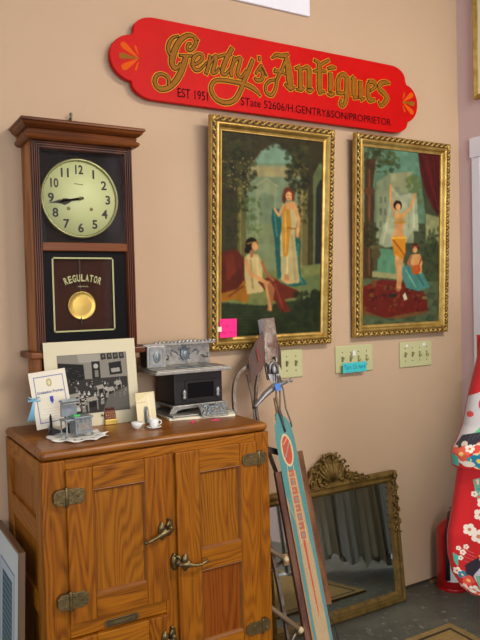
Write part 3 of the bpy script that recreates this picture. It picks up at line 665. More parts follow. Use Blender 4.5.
Tb = tilted(1.944, 1.208, WY - .035, WY - .068, H2)
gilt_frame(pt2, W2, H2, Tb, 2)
canvas_mesh('canvas', c, lambda u, v: Tb @ Vector((.050 + u * (W2 - .100), .0185, H2 - .050 - v * (H2 - .100))), 'oil', pt2, thick=(0, .006, 0))

# pink price note stuck over the lower left corner of the first painting
px, pz, pw = 1.262, 1.247, .076
b = MB().box(.036, .036 + pw, -.0062, -.0050, .054, .054 + .073, T)
nt_ = b.build('sticky_note', 'pink', None); tag(nt_, 'hot pink price note on the lower left corner of the left painting', 'note')
b = MB()
put_text(b, 'A', .040, .1105, .009, .010, -.0066, T); put_text(b, '1200   or', .052, .094, .052, .010, -.0066, T, rot=-.05); put_text(b, 'offer  Mod.', .040, .069, .068, .011, -.0066, T)
ink = mat('violet_ink', (150, 20, 120), .6); b.build('note_writing', ink, nt_)
b = MB().box(.026, .044, -.0066, -.0063, .078, .097, T); b.build('tape', 'paper', nt_)

# small gold framed picture over the door
sp = thing('framed_picture', (XR, 2.0, 2.31), 'narrow gold framed picture hung high over the white door at the right edge', 'picture')
Tr = Matrix.Rotation(-PI / 2, 4, 'Z'); Tr.translation = Vector((XR - .004, 2.247, 2.31))     # local x runs toward the camera side, faces -X
MB().framesweep(0, .46, 0, .60, [(0, -.003), (0, .018), (.006, .022), (.014, .016), (.020, .012), (.022, .004)], Tr).build('frame', 'gold', sp)
B('picture_mat', 'paper', sp, (.02, .44, -.006, .001, .02, .58), T=Tr, bevel=0)

# ================================================================== SWITCH PLATES
def plate(x0, x1, zb, zt, n, ups, label):
    t = thing('switch_plate', ((x0 + x1) / 2, WY, zb), label, 'switch plate', 'ivory switch plates')
    b = MB(); b.box(x0, x1, WY - .007, WY, zb, zt); b.build('plate', 'ivory', t, bevel=.0035, bseg=3)
    gap = .046; xs = [(x0 + x1) / 2 + (i - (n - 1) / 2) * gap for i in range(n)]; zc = (zb + zt) / 2
    for x in xs:
        for dz in (.030, -.030): MB().lathe([(.0028, 0), (.0028, .0008)], (x, WY - .007, zc + dz), 8, axis='y').build('screw', 'slot', t)
        MB().box(x - .005, x + .005, WY - .0074, WY - .0068, zc - .0115, zc + .0115).build('switch_slot', 'slot', t)
    for x, u in zip(xs, ups):
        d = 1 if u else -1
        b = MB(); v = [(x - .004, WY - .007, zc - .008), (x + .004, WY - .007, zc - .008), (x + .004, WY - .007, zc + .008), (x - .004, WY - .007, zc + .008),
                       (x - .003, WY - .021, zc + d * .006), (x + .003, WY - .021, zc + d * .006), (x + .003, WY - .019, zc + d * .012), (x - .003, WY - .019, zc + d * .012)]
        b.add(v, [(0, 1, 2, 3), (4, 5, 6, 7), (0, 1, 5, 4), (1, 2, 6, 5), (2, 3, 7, 6), (3, 0, 4, 7)]); b.build('toggle', 'ivorydark', t)
    return t
plate(1.515, 1.678, 1.056, 1.176, 3, (1, 1, 1), 'ivory switch plate under the left painting, partly behind the rusty sled nose')
plate(1.855, 2.067, 1.054, 1.174, 4, (1, 1, 0, 0), 'ivory four gang switch plate with a teal note and white tape')
plate(2.233, 2.437, 1.051, 1.170, 4, (1, 1, 0, 0), 'ivory four gang switch plate nearest the room corner, without teal note')
b = MB(); y = WY - .0075; b.box(1.878, 2.012, WY - .0265, WY - .0258, 1.056, 1.099)
tn = b.build('paper_note', 'teal', None); tag(tn, 'teal handwritten note stuck on the middle switch plate', 'note')
b = MB(); put_text(b, 'Turn On here', 1.884, 1.070, .122, .020, WY - .0268); b.build('note_writing', mat('blue_ink', (20, 90, 130), .6), tn)
for (x, z, w, h, lab) in ((1.937, 1.128, .018, .024, 'white paper tape over a switch of the plate with the teal note'), (2.268, 1.146, .016, .012, 'white sticker at the upper left of the corner switch plate'), (2.376, 1.146, .020, .016, 'white sticker at the upper right of the corner switch plate')):
    ww = WY - (.0225 if z < 1.14 else .0078)
    tag(MB().prism([(x, z), (x + w, z + .002), (x + w * .9, z + h), (x + w * .1, z + h * .9)], ww - .0004, ww).build('paper_tape', 'china', None), lab, 'tape')

# ================================================================== ICEBOX
IX, IXR, IF, IBK = .455, 1.198, 1.885, 2.350
ib = thing('oak_icebox', ((IX + IXR) / 2, 2.1, 0), 'golden oak icebox cabinet with brass hinges and latches, standing against the wall', 'cabinet')
# carcass: top
b = MB(); b.box(IX - .001, IXR + .001, IF - .001, IBK, TOPZ - .028, TOPZ); b.build('top', 'oaktop', ib, bevel=.022, bseg=5)
# front face frame
def P2(name, lists, parent, bevel=.0025):
    b = MB(); ms = []
    for i, (m, bx) in enumerate(lists):
        ms.append(m)
        for q in bx: b.box(*q, mi=i)
    return b.build(name, ms, parent, bevel=bevel)
f0, f1 = IF, IF + .022
P2('face_frame', [('oakv', [(IX, .522, f0, f1, .03, TOPZ - .03), (.817, .857, f0, f1, .03, .935), (1.146, IXR, f0, f1, .03, TOPZ - .03)]),
                  ('oakh', [(.522, 1.146, f0, f1, .928, TOPZ - .03), (.522, .817, f0, f1, .446, .494), (.522, 1.146, f0, f1, .03, .10)])], ib)
# sides with four panels
for xs, xo in ((IX, 1), (IXR, -1)):
    a0, a1 = sorted((xs, xs + xo * .02)); p0, p1 = sorted((xs + xo * .010, xs + xo * .016))
    P2('side_frame', [('oaky', [(a0, a1, IF + .022, IF + .080, .03, TOPZ - .03), (a0, a1, IBK - .055, IBK, .03, TOPZ - .03)]),
                      ('oakyh', [(a0, a1, IF + .080, IBK - .055, z0, z1) for z0, z1 in ((.90, TOPZ - .03), (.715, .780), (.50, .56), (.28, .34), (.03, .12))])], ib)
    b = MB()
    for z0, z1 in ((.775, .905), (.555, .72), (.335, .505), (.115, .285)): b.box(p0, p1, IF + .070, IBK - .045, z0, z1)
    b.build('side_panel', 'oaky', ib)
B('back_board', 'oaky', ib, (IX + .02, IXR - .02, IBK - .02, IBK, .03, TOPZ - .03))
B('inner_board', 'slot', ib, (IX + .02, IXR - .02, IF + .024, IF + .034, .03, TOPZ - .03), bevel=0)
b = MB()
for x in (IX + .005, IXR - .055):
    for y in (IF + .005, IBK - .055): b.box(x, x + .05, y, y + .05, 0, .03)
b.build('foot', 'oakv', ib)
DF = IF - .014
def door(x0, x1, z0, z1, panels, st, panelmats, label=None):
    xi0, xi1 = x0 + st[0], x1 - st[1]
    rails = []; zc = z1
    for (pz0, pz1) in panels: rails.append((xi0, xi1, DF, IF + .004, pz1, zc)); zc = pz0
    rails.append((xi0, xi1, DF, IF + .004, z0, zc))
    d = P2('door', [('oakv', [(x0, xi0, DF, IF + .004, z0, z1), (xi1, x1, DF, IF + .004, z0, z1)]), ('oakh', rails)], ib, bevel=.003)
    for (pz0, pz1), pm in zip(panels, panelmats):
        B('door_panel', pm, d, (xi0 - .003, xi1 + .003, DF + .009, DF + .013, pz0 - .003, pz1 + .003), bevel=0)
        MB().framesweep(xi0 - .001, xi1 + .001, pz0 - .001, pz1 + .001, [(0, .0), (.002, .001), (.006, -.004), (.009, -.0092)], Matrix.Translation((0, DF, 0))).build('panel_moulding', 'oakm', d)
    return d
dL = door(.520, .820, .490, .929, [(.560, .863)], (.076, .066), ['oakp'])
dR = door(.855, 1.150, .105, .932, [(.618, .862), (.325, .553)], (.079, .070), ['oakp', 'oakp2'])
dB = door(.520, .820, .105, .445, [(.170, .380)], (.076, .066), ['oakp2'])
# rectangular butterfly hinges on the left doors
def hinge_rect(d, x, z):
    b = MB()
    for s_, l in ((-1, .036), (1, .052)):
        xs = sorted((x + s_ * .004, x + s_ * l)); b.prism([(xs[0] + (.010 if s_ < 0 else 0), z - .022), (xs[1] - (.010 if s_ > 0 else 0), z - .022), (xs[1], z - .012), (xs[1], z + .012), (xs[1] - (.010 if s_ > 0 else 0), z + .022), (xs[0] + (.010 if s_ < 0 else 0), z + .022), (xs[0], z + .012), (xs[0], z - .012)], DF - .004, DF if s_ > 0 else IF)
    b.tube([(x, DF - .003, z - .028), (x, DF - .003, z + .028)], .0055, 10)
    h = b.build('hinge', 'brassold', d, bevel=.001)
    s = MB()
    for dx in (-.026, -.013, .016, .032, .043):
        for dz in (-.012, .012): s.ell((x + dx, DF - .0045, z + dz * (1 if dx != .032 else 0)), (.003, .0012, .003))
    s.build('screws', 'brassold', h)
hinge_rect(dL, .519, .855); hinge_rect(dL, .521, .560); hinge_rect(dB, .521, .18)
def hinge_oval(d, x, z):
    b = MB()
    b.prism([(x - .006 - .026 + .026 * math.cos(t), z + .019 * math.sin(t)) if False else q for q in
             [(x - .004, z - .020), (x - .004, z + .020)] + [(x - .044 + .020 * math.cos(t), z + .020 * math.sin(t)) for t in np.linspace(PI / 2, 3 * PI / 2, 12)] for t in (0,)], DF - .005, DF)
    b.prism([(x + .004, z + .020), (x + .004, z - .020)] + [(x + .018 + .012 * math.cos(t), z + .020 * math.sin(t)) for t in np.linspace(-PI / 2, PI / 2, 10)], DF - .005, IF)
    b.tube([(x, DF - .003, z - .025), (x, DF - .003, z + .025)], .005, 10)
    h = b.build('hinge', 'brassold', d, bevel=.001)
    s = MB()
    for dx, dz in ((-.050, 0), (-.030, .008), (-.016, -.006), (.015, .008), (.015, -.008)): s.ell((x + dx, DF - .0055, z + dz), (.0028, .0012, .0028))
    s.build('screws', 'brassold', h)
hinge_oval(dR, 1.150, .876); hinge_oval(dR, 1.150, .322)
def latch(d, xd, xk, z, s_, LL=1.):
    """xd: boss on the door, xk: keeper on the stile; lever points along s_"""
    b = MB()
    b.ell((xd, DF - .004, z), (.013, .008, .028)); b.tube([(xd, DF - .002, z), (xd, DF - .022, z)], .010, 10); b.ell((xd, DF - .022, z), (.012, .010, .013))
    h = b.build('latch_plate', 'brassold', d)
    k = MB(); k.ell((xk, IF - .004, z + .004), (.013, .010, .028)); k.ell((xk + s_ * .004, IF - .020, z + .004), (.008, .014, .012), R=None); k.tube([(xk, IF - .012, z + .026), (xk + s_ * .010, IF - .020, z + .020), (xk + s_ * .014, IF - .018, z + .006)], .005, 8); k.build('keeper', 'brassold', ib)
    l = MB(); L0 = (xd, DF - .024, z)
    l.tube([(xd - s_ * .030, DF - .020, z + .004), L0, (xd + s_ * .028 * LL, DF - .026, z - .008), (xd + s_ * .052 * LL, DF - .028, z - .009 if s_ > 0 else z - .014), (xd + s_ * .078 * LL, DF - .030, z + .002 if s_ > 0 else z - .017)], [.006, .008, .0052, .0046, .006], 10); l.build('lever', 'brassold', d)
latch(dL, .802, .832, .705, -1, .85); latch(dR, .876, .846, .594, 1, .85); latch(dB, .802, .832, .372, -1, .85)
pl_ = MB().prism([(.620, .462), (.626, .473), (.722, .473), (.728, .462), (.722, .451), (.626, .451)], IF - .004, IF).build('maker_plate', 'brassold', ib, bevel=.001)
MB().framesweep(.630, .718, .454, .470, [(0, .001), (.002, .001)], Matrix.Translation((0, IF - .004, 0))).build('plate_rim', 'darkbar', pl_)

# ================================================================== THINGS ON THE ICEBOX
def leaning(x, z, yb, lean, yaw=0., roll=0.):
    """object plane standing on its lower edge at (x, yb, z), leaning back"""
    m = Matrix.Translation((x, yb, z)) @ Matrix.Rotation(yaw, 4, 'Z') @ Matrix.Rotation(-lean, 4, 'X') @ Matrix.Rotation(roll, 4, 'Y'); return m
# class photograph on a cream mount
c = Canvas(330, 300, (206, 198, 168)); c.T = lambda x, y: ((x - 95) / (475 - 95) * 329, (y - 45) / (385 - 45) * 299)
PX0, PX1, PY0, PY1 = 148, 432, 95, 328
def q4(u, v):  # inside the print
    return 148 + u * 284 - 0 * v, 100 + v * 232
c.poly([q4(-.01, -.01), q4(1.01, -.01), q4(1.01, 1.01), q4(-.01, 1.01)], (120, 116, 100), 0)
def pp(pts, col, soft=1, al=1.): c.poly([q4(*p) for p in pts], col, soft, al)
pp([(0, 0), (1, 0), (1, 1), (0, 1)], (84, 82, 78), 0)
pp([(0, 0), (1, 0), (1, .42), (.3, .42), (.3, .5), (0, .5)], (128, 124, 114), 1); pp([(.28, 0), (.62, 0), (.60, .14), (.30, .14)], (150, 146, 134), 3)
pp([(0, .12), (.36, .17), (.37, .44), (0, .50)], (30, 30, 30)); 
for k in range(24): 
    u_ = random.uniform(.01, .34); v_ = random.uniform(.2, .44); c.line([q4(u_, v_), q4(u_ + .03, v_ + .005)], 1.5, (92, 90, 86), 0, .8)
pp([(.48, .13), (.60, .13), (.60, .44), (.48, .42)], (36, 34, 34)); c.ell(*q4(.54, .21), 10, 10, (170, 166, 156)); pp([(.52, .28), (.57, .28), (.57, .4), (.52, .4)], (120, 116, 108), 1)
pp([(.73, .17), (.92, .15), (.93, .37), (.74, .38)], (34, 34, 34)); pp([(.76, .27), (.89, .26), (.90, .33), (.77, .34)], (150, 146, 136))
for k in range(4): pp([(.62 + .092 * k, -.0), (.69 + .092 * k, 0), (.70 + .092 * k, .10), (.625 + .092 * k, .11)], (44, 42, 40), 1); pp([(.64 + .092 * k, .02), (.675 + .092 * k, .02), (.68 + .092 * k, .07), (.645 + .092 * k, .075)], (96, 92, 86), 1)
pp([(0, .48), (.35, .42), (1, .42), (1, 1), (0, 1)], (50, 48, 46), 2)
random.seed(3)
for k in range(95):
    v = .43 + .45 * (k / 95.); u = random.uniform(.02, .97); r = 2.6 + 11 * (v - .42)
    if v > .70 and u > .62: continue
    x, y = q4(u, v); g = random.choice((168, 190, 130, 84, 52, 40)); c.poly([(x - r * 1.1, y + r * 3.2), (x - r * .8, y + r * .8), (x + r * .8, y + r * .8), (x + r * 1.2, y + r * 3.2)], (g, g, g - 6), 1); c.ell(x, y, r * .6, r * .75, (176, 170, 158), 0); c.ell(x - r * .1, y - r * .45, r * .65, r * .45, (34, 32, 30), 0)
for (u, v) in ((.36, .74), (.66, .60), (.12, .66), (.80, .50), (.52, .55)):
    q_ = .6 + (v - .5) * 1.6
    pp([(u, v), (u + .15 * q_, v - .02), (u + .19 * q_, v + .05), (u + .02, v + .06)], (150, 146, 134)); pp([(u + .02, v + .06), (u + .04, v + .06), (u + .04, v + .24 * q_), (u + .02, v + .24 * q_)], (128, 124, 114), 0); pp([(u + .16 * q_, v + .05), (u + .18 * q_, v + .05), (u + .18 * q_, v + .22 * q_), (u + .16 * q_, v + .22 * q_)], (128, 124, 114), 0); pp([(u + .045, v + .07), (u + .15 * q_, v + .06), (u + .15 * q_, v + .16 * q_), (u + .045, v + .18 * q_)], (30, 29, 28), 1)
pp([(.70, .72), (1, .60), (1, 1), (.6, 1)], (104, 101, 94), 4, .8)
c.noise(2, 1)
ph = thing('mounted_photograph', (.71, 2.185, TOPZ), 'black and white class photograph on a cream mount leaning against the clock', 'photograph')
Tp = leaning(.558, TOPZ, 2.186, math.radians(4.0))
canvas_mesh('print', c, lambda u, v: Tp @ Vector((u * .312 - .006 * (1 - v), 0, .284 * (1 - v))), 'print', ph, side=(190, 180, 150), thick=(0, .004, 0))
# programme on a little black easel
c = Canvas(150, 210, (216, 210, 192)); W_ = 150; H_ = 210
for a, b_ in (((18, 20), (134, 20)), ((134, 20), (134, 188)), ((134, 188), (18, 188)), ((18, 188), (18, 20))): c.line([a, b_], 2.2, (92, 92, 150), 1, .9)
c.ell(76, 44, 11, 15, (170, 158, 112)); c.ell(76, 44, 6, 9, (208, 200, 160)); c.poly([(70, 96), (84, 96), (84, 112), (77, 124), (70, 112)], (60, 70, 170), 1)
for i, (y, w0, w1) in enumerate(((140, 36, 112), (150, 46, 104), (160, 34, 116), (170, 52, 98), (178, 34, 116))):
    for x in range(w0, w1, 9): c.line([(x, y), (x + 6, y)], 1.6, (132, 132, 160), 0, .8)
pg = thing('programme_card', (.55, 2.13, TOPZ), 'cream printed programme card with blue border standing on a black easel', 'card')
Tg = leaning(.505, TOPZ + .020, 2.120, math.radians(10), yaw=math.radians(3), roll=math.radians(-4.5))
canvas_mesh('card', c, lambda u, v: Tg @ Vector((u * .118, 0, .177 * (1 - v))), 'print', pg, side=(200, 192, 170), thick=(0, .003, 0))
b = MB(); put_text(b, 'Graduation Program', .060, .177 * (1 - 78 / 210), .084, .0085, -.0006, Tg, bold=.02, center=True); b.build('card_title', mat('navy_ink', (60, 64, 140), .6), pg)
es = thing('small_easel', (.56, 2.12, TOPZ), 'little black easel holding up the programme card', 'easel')
b = MB(); b.tube([(.543, 2.104, TOPZ + .034), (.540, 2.100, TOPZ + .012), (.548, 2.112, TOPZ + .014), (.55, 2.15, TOPZ + .10)], .004, 8); b.build('easel_leg', 'rubber', es)
b = MB(); b.tube([(.600, 2.108, TOPZ + .034), (.598, 2.100, TOPZ + .012), (.600, 2.116, TOPZ + .014), (.59, 2.155, TOPZ + .10)], .004, 8); b.build('easel_leg', 'rubber', es)
b = MB(); b.prism([(.530, TOPZ), (.548, TOPZ + .024), (.575, TOPZ + .014), (.600, TOPZ + .024), (.614, TOPZ), (.596, TOPZ + .004), (.575, TOPZ + .010), (.548, TOPZ + .004)], 2.100, 2.115); b.build('scrolled_foot', 'rubber', es, bevel=.002)
b = MB(); b.tube([(.56, 2.158, TOPZ + .08), (.565, 2.177, TOPZ + .003)], .004, 8); b.build('back_strut', 'rubber', es)
rb = thing('ribbon_tassel', (.505, 2.11, 1.03), 'pale blue ribbon tassel tied on the edge of the programme card', 'ribbon')
b = MB()
b.ell((.508, 2.118, 1.100), (.006, .004, .006)); b.tube([(.508, 2.116, 1.100), (.492, 2.112, 1.110), (.490, 2.112, 1.098), (.508, 2.116, 1.098)], .0028, 6); b.tube([(.508, 2.116, 1.1), (.526, 2.112, 1.108), (.527, 2.112, 1.096), (.508, 2.116, 1.098)], .0028, 6); b.build('bow', 'ribbon', rb)
b = MB()
for k in range(7): b.tube([(.508, 2.114, 1.099), (.501 + k * .001, 2.113 - .001 * (k % 2), 1.075), (.488 + k * .003, 2.112, 1.036 + .003 * (k % 3))], [.002, .0026, .0024], 6)
b.build('tassel', 'ribbon', rb)
for o_ in (bpy.data.objects['ribbon_tassel'],): o_.location.x -= .012
# lace doily
b = MB(); cxd, cyd = .608, 2.035; ring = 72; vs = [(cxd, cyd, TOPZ + .003)]; fs = []
for j, rr in enumerate((.25, .5, .75, 1.0)):
    for k in range(ring):
        w = 2 * PI * k / ring; r = rr * (1 + .09 * math.cos(9 * w) * rr)
        h = .0015 + (.006 * (.5 + .5 * math.cos(9 * w + 1)) * rr ** 2)
        vs.append((cxd + .088 * r * math.cos(w), cyd + .088 * r * math.sin(w), TOPZ + h))
for k in range(ring): fs.append((0, 1 + k, 1 + (k + 1) % ring))
for j in range(3):
    for k in range(ring):
        if j == 1 and k % 4 == 0: continue
        a = 1 + j * ring; fs.append((a + k, a + (k + 1) % ring, a + ring + (k + 1) % ring, a + ring + k))
b.add(vs, fs, smooth=True); o = b.build('lace_doily', 'lace', None); q = o.modifiers.new('s', 'SOLIDIFY'); q.thickness = .0012
tag(o, 'white scalloped lace doily under the small grey toy stove', 'doily')
# small pewter toy stove on the doily
def rotT(x, y, z, a): return Matrix.Translation((x, y, z)) @ Matrix.Rotation(a, 4, 'Z')
Ts = rotT(.565, 2.000, TOPZ + .006, math.radians(8))
ts = thing('toy_stove', (.60, 2.04, TOPZ), 'small grey toy cook stove standing on the lace doily', 'toy')
b = MB(); b.box(.028, .082, .004, .050, .008, .054, Ts); b.build('oven_body', 'pewter', ts, bevel=.002)
b = MB(); b.box(.024, .086, 0, .054, .054, .060, Ts); b.box(-.004, .028, .004, .050, .050, .055, Ts); b.build('cooktop', 'pewter', ts, bevel=.0015)
b = MB(); b.box(.034, .076, .0015, .005, .018, .040, Ts); b.framesweep(.034, .076, .018, .040, [(0, 0), (.002, .002), (.005, .002), (.006, 0)], Ts @ Matrix.Translation((0, .002, 0))); b.build('oven_door', 'silver', ts)
b = MB()
for k in range(4): b.ell((.034 + k * .014, .002, .048), (.004, .003, .004), Ts)
b.build('knobs', 'silver', ts)
b = MB(); b.box(.0, .050, .040, .050, .060, .112, Ts); b.box(-.003, .053, .028, .052, .104, .110, Ts); b.build('backsplash', 'pewter', ts, bevel=.0015)
b = MB(); b.box(-.002, .052, .022, .030, .098, .102, Ts); b.build('warming_shelf', 'silver', ts, bevel=.001)
for x, y in ((0, .006), (0, .046), (.080, .006), (.080, .046), (.030, .006)):
    b = MB(); b.tube([(x, y, .052 if x == 0 else .012), (x + .001, y, .010), (x - .003 if x == 0 else x + .003, y, 0)], [.0028, .0025, .004], 8, Ts); b.build('leg', 'pewter', ts)
b = MB(); b.box(.030, .050, .018, .030, .060, .064, Ts); tag(b.build('green_tag', mat('green_sticker', (60, 190, 90), .6), ts), 'green sticker')
# brass cash register toy
Tc = rotT(.742, 2.175, TOPZ, math.radians(-4))
tr = thing('toy_cash_register', (.76, 2.19, TOPZ), 'tiny brass and copper toy cash register in front of the photograph', 'toy')
b = MB(); b.box(-.002, .040, -.004, .030, 0, .018, Tc); b.build('drawer_base', 'brass', tr, bevel=.002)
b = MB(); b.add([(.0, .0, .018), (.038, 0, .018), (.038, .028, .018), (0, .028, .018), (.0, .014, .046), (.038, .014, .046), (.038, .028, .046), (0, .028, .046)], [(0, 1, 2, 3), (4, 5, 6, 7), (0, 1, 5, 4), (1, 2, 6, 5), (2, 3, 7, 6), (3, 0, 4, 7)], Tc); b.build('keyboard', mat('copper', (74, 34, 20), .4, .6), tr, bevel=.001)
b = MB(); b.box(.002, .036, .014, .024, .046, .056, Tc)
b.build('crest', mat('copper_dark', (66, 30, 20), .4, .6), tr, bevel=.003)
b = MB()
for j in range(3):
    for i in range(5): b.ell((.006 + i * .0065, .001 + .0045 * j, .023 + .0075 * j), (.002, .002, .002), Tc)
b.build('keys', 'brass', tr); b = MB().tube([(.0, .012, .030), (-.007, .010, .030), (-.009, .006, .038)], .0022, 8, Tc); b.build('crank', 'brassold', tr)
# small cream card with a silver figure
fc = thing('standing_card', (.87, 2.11, TOPZ), 'small cream folded display card with a silver figure, behind the white cup', 'card')
Tf = leaning(.831, TOPZ, 2.108, math.radians(9), yaw=math.radians(5))
c = Canvas(70, 100, (214, 200, 158)); c.poly([(0, 30), (34, 12), (70, 0), (70, 100), (0, 100)], (222, 210, 172), 2); c.poly([(25, 55), (42, 55), (44, 96), (24, 96)], (140, 138, 132), 2); c.ell(34, 52, 8, 8, (128, 126, 122), 2); c.line([(0, 32), (34, 30)], 2, (190, 170, 120)); c.line([(46, 14), (52, 96)], 3, (236, 228, 200), 2)
canvas_mesh('card_face', c, lambda u, v: Tf @ Vector((u * .070, 0, .105 * (1 - v))), 'print', fc, side=(150, 140, 110), thick=(0, .002, 0))
b = MB(); b.add([(.071, .0, 0), (.074, .04, 0), (.071, .0, .105), (.075, .003, .105)], [(0, 1, 3, 2)], Tf); o = b.build('side_fold', mat('shaded_card', (120, 116, 108), .6), fc); o.modifiers.new('s', 'SOLIDIFY').thickness = .001
fg = MB(); fg.lathe([(.006, 0), (.007, .004), (.004, .012), (.0055, .028), (.003, .036), (.005, .042), (.002, .050)], (.033, -.010, 0), 14, Tf); fg.build('silver_figure', 'silver', fc)
# bowl, cup, saucer
b = MB().lathe([(.007, 0), (.009, .002), (.016, .010), (.0195, .021), (.0185, .022), (.0145, .012), (.004, .005), (.0005, .005)], (.803, 2.045, TOPZ), 28)
tag(b.build('china_bowl', 'china', None), 'tiny white china bowl left of the white cup', 'bowl')
b = MB().lathe([(.010, 0), (.012, .002), (.024, .006), (.0235, .0075), (.011, .004), (.0005, .004)], (.851, 2.020, TOPZ), 28)
tag(b.build('china_saucer', 'china', None), 'tiny white saucer under the white cup', 'saucer')
cu = thing('china_cup', (.851, 2.020, TOPZ + .004), 'tiny white china cup standing on its saucer', 'cup')
MB().lathe([(.009, 0), (.0105, .002), (.014, .010), (.0155, .028), (.0145, .028), (.0125, .010), (.0005, .004)], (.851, 2.020, TOPZ + .004), 28).build('cup_body', 'china', cu)
MB().tube([(.865, 2.018, TOPZ + .026), (.874, 2.017, TOPZ + .024), (.876, 2.017, TOPZ + .016), (.864, 2.018, TOPZ + .010)], .002, 8).build('handle', 'china', cu)

# big toy cook stove
Tk = rotT(0, 0, 0, 0)
bs = thing('toy_cook_stove', (1.07, 2.2, TOPZ), 'large nickel and black iron toy cook stove with high back shelf', 'toy')
b = MB(); b.box(.985, 1.175, 2.150, 2.300, 1.028, 1.142); b.build('stove_body', 'black', bs, bevel=.003)
b = MB(); b.framesweep(1.025, 1.150, 1.038, 1.112, [(0, 0), (.001, .003), (.010, .003), (.012, .0)], Matrix.Translation((0, 2.150, 0))); b.build('oven_door_frame', 'black', bs)
B('oven_opening', 'blackpanel', bs, (1.037, 1.138, 2.1485, 2.1505, 1.050, 1.100), bevel=0)
for x in (1.020, 1.152):
    b = MB(); b.lathe([(.006, 0), (.008, .006), (.005, .012), (.008, .020), (.0065, .028), (.003, .034)], (x, 2.143, 1.048), 10); b.build('door_ornament', 'silver', bs)
b = MB(); b.box(.900, 1.190, 2.105, 2.305, 1.142, 1.154); b.box(.906, 1.184, 2.110, 2.302, 1.154, 1.158); b.build('cooktop', 'silver', bs, bevel=.003)
for x in (1.02, 1.075, 1.13):
    b = MB(); b.lathe([(.022, 0), (.022, .002), (.018, .002), (.017, .0008), (.0005, .0008)], (x, 2.165, 1.158), 24); b.build('burner_plate', 'pewter', bs)
b = MB(); b.box(.912, 1.190, 2.270, 2.284, 1.158, 1.234)
b.build('backsplash', 'silver', bs, bevel=.002)
b = MB(); b.box(.905, 1.192, 2.225, 2.288, 1.234, 1.241)
for k in range(16): b.ell((.955 + k * .0155, 2.232, 1.243), (.0075, .006, .0065 + .003 * (abs(k - 8) < 3)))
b.build('top_shelf', 'silver', bs)
cb = MB().box(.915, .987, 2.215, 2.275, 1.158, 1.234).build('warming_closet', 'silver', bs, bevel=.002)
b = MB(); b.framesweep(.922, .980, 1.164, 1.228, [(0, 0), (.001, .002), (.006, .002), (.007, 0)], Matrix.Translation((0, 2.215, 0))); b.ell((.951, 2.214, 1.196), (.014, .004, .022)); b.ell((.951, 2.211, 1.196), (.007, .004, .012)); b.build('closet_door', 'pewter', cb)
MB().box(.9125, .9155, 2.219, 2.271, 1.162, 1.230).build('closet_side', 'black', cb)
b = MB(); b.ell((1.085, 2.269, 1.197), (.020, .006, .026)); b.ell((1.085, 2.266, 1.197), (.012, .006, .017))
for k in range(10): w = 2 * PI * k / 10; b.ell((1.085 + .024 * math.cos(w), 2.269, 1.197 + .030 * math.sin(w)), (.005, .003, .005))
for sx in (-1, 1):
    b.tube([(1.085 + sx * .03, 2.269, 1.200), (1.085 + sx * .048, 2.268, 1.212), (1.085 + sx * .058, 2.269, 1.200), (1.085 + sx * .050, 2.269, 1.192)], .0025, 6)
b.build('shell_ornament', 'pewter', bs)
for x in (1.006, 1.165):
    b = MB(); b.tube([(x, 2.268, 1.180), (x, 2.240, 1.182), (x, 2.232, 1.190), (x, 2.245, 1.196)], .003, 8); b.box(x - .014, x + .014, 2.236, 2.27, 1.186, 1.190); b.build('shelf_bracket', 'silver', bs)
b = MB(); pr = [(.000, 1.003), (.004, 1.010), (.012, 1.022), (.010, 1.028)]
crv = [(.960, 1.0), (.968, 1.016), (.980, 1.028), (1.180, 1.028), (1.192, 1.016), (1.198, 1.0), (1.180, 1.0), (1.172, 1.010), (1.140, 1.014), (1.020, 1.014), (.992, 1.010), (.984, 1.0)]
b.prism(crv, 2.140, 2.152); b.prism(crv, 2.290, 2.300); b.box(.975, 1.185, 2.145, 2.30, 1.020, 1.028); b.build('nickel_base', 'silver', bs, bevel=.002)
b = MB(); b.box(.955, 1.190, 2.100, 2.300, .9935, 1.000); bk = b.build('ash_tray', 'silver', bs, bevel=.002)
# papers below and the loose lid
def slab(name, m, pts, z0, z1, label, cat, **k):
    b = MB(); n = len(pts); b.add([(x, y, z0) for x, y in pts] + [(x, y, z1) for x, y in pts], [list(range(n)), list(range(2 * n - 1, n - 1, -1))] + [(i, (i + 1) % n, (i + 1) % n + n, i + n) for i in range(n)])
    o = b.build(name, m, None, bevel=k.get('bevel', .001)); tag(o, label, cat); return o
slab('paper_booklet', 'paper', [(.945, 2.110), (1.170, 2.052), (1.192, 2.100), (1.19, 2.26), (.965, 2.27)], TOPZ, TOPZ + .008, 'cream paper booklet lying under the large toy stove', 'booklet')
bpy.data.objects['toy_cook_stove']['label'] = 'large nickel and black iron toy cook stove with high back shelf'
b = MB(); Tl = Matrix.Translation((1.070, 2.078, TOPZ + .0085)) @ Matrix.Rotation(math.radians(-12), 4, 'Z') @ Matrix.Rotation(math.radians(60 - 90), 4, 'X') @ Matrix.Rotation(0, 4, 'Y')
Tl = Matrix.Translation((1.050, 2.068, TOPZ + .0085)) @ Matrix.Rotation(math.radians(-8), 4, 'Z') @ Matrix.Rotation(math.radians(-48), 4, 'X')
ld = thing('stove_plate', (1.09, 2.08, TOPZ + .008), 'loose ornate nickel plate leaning on the base of the large toy stove', 'plate')
MB().box(0, .098, 0, .004, 0, .058, Tl).build('plate_sheet', 'silver', ld, bevel=.001)
b = MB()
random.seed(5)
for k in range(60): b.ell((random.uniform(.006, .092), -.001, random.uniform(.006, .052)), (random.uniform(.003, .007), .0018, random.uniform(.003, .006)), Tl, seg=6, rings=4)
b.build('cast_ornament', 'pewter', ld); b = MB().box(.036, .056, -.003, 0, .044, .049, Tl); b.build('slot', 'black', ld)
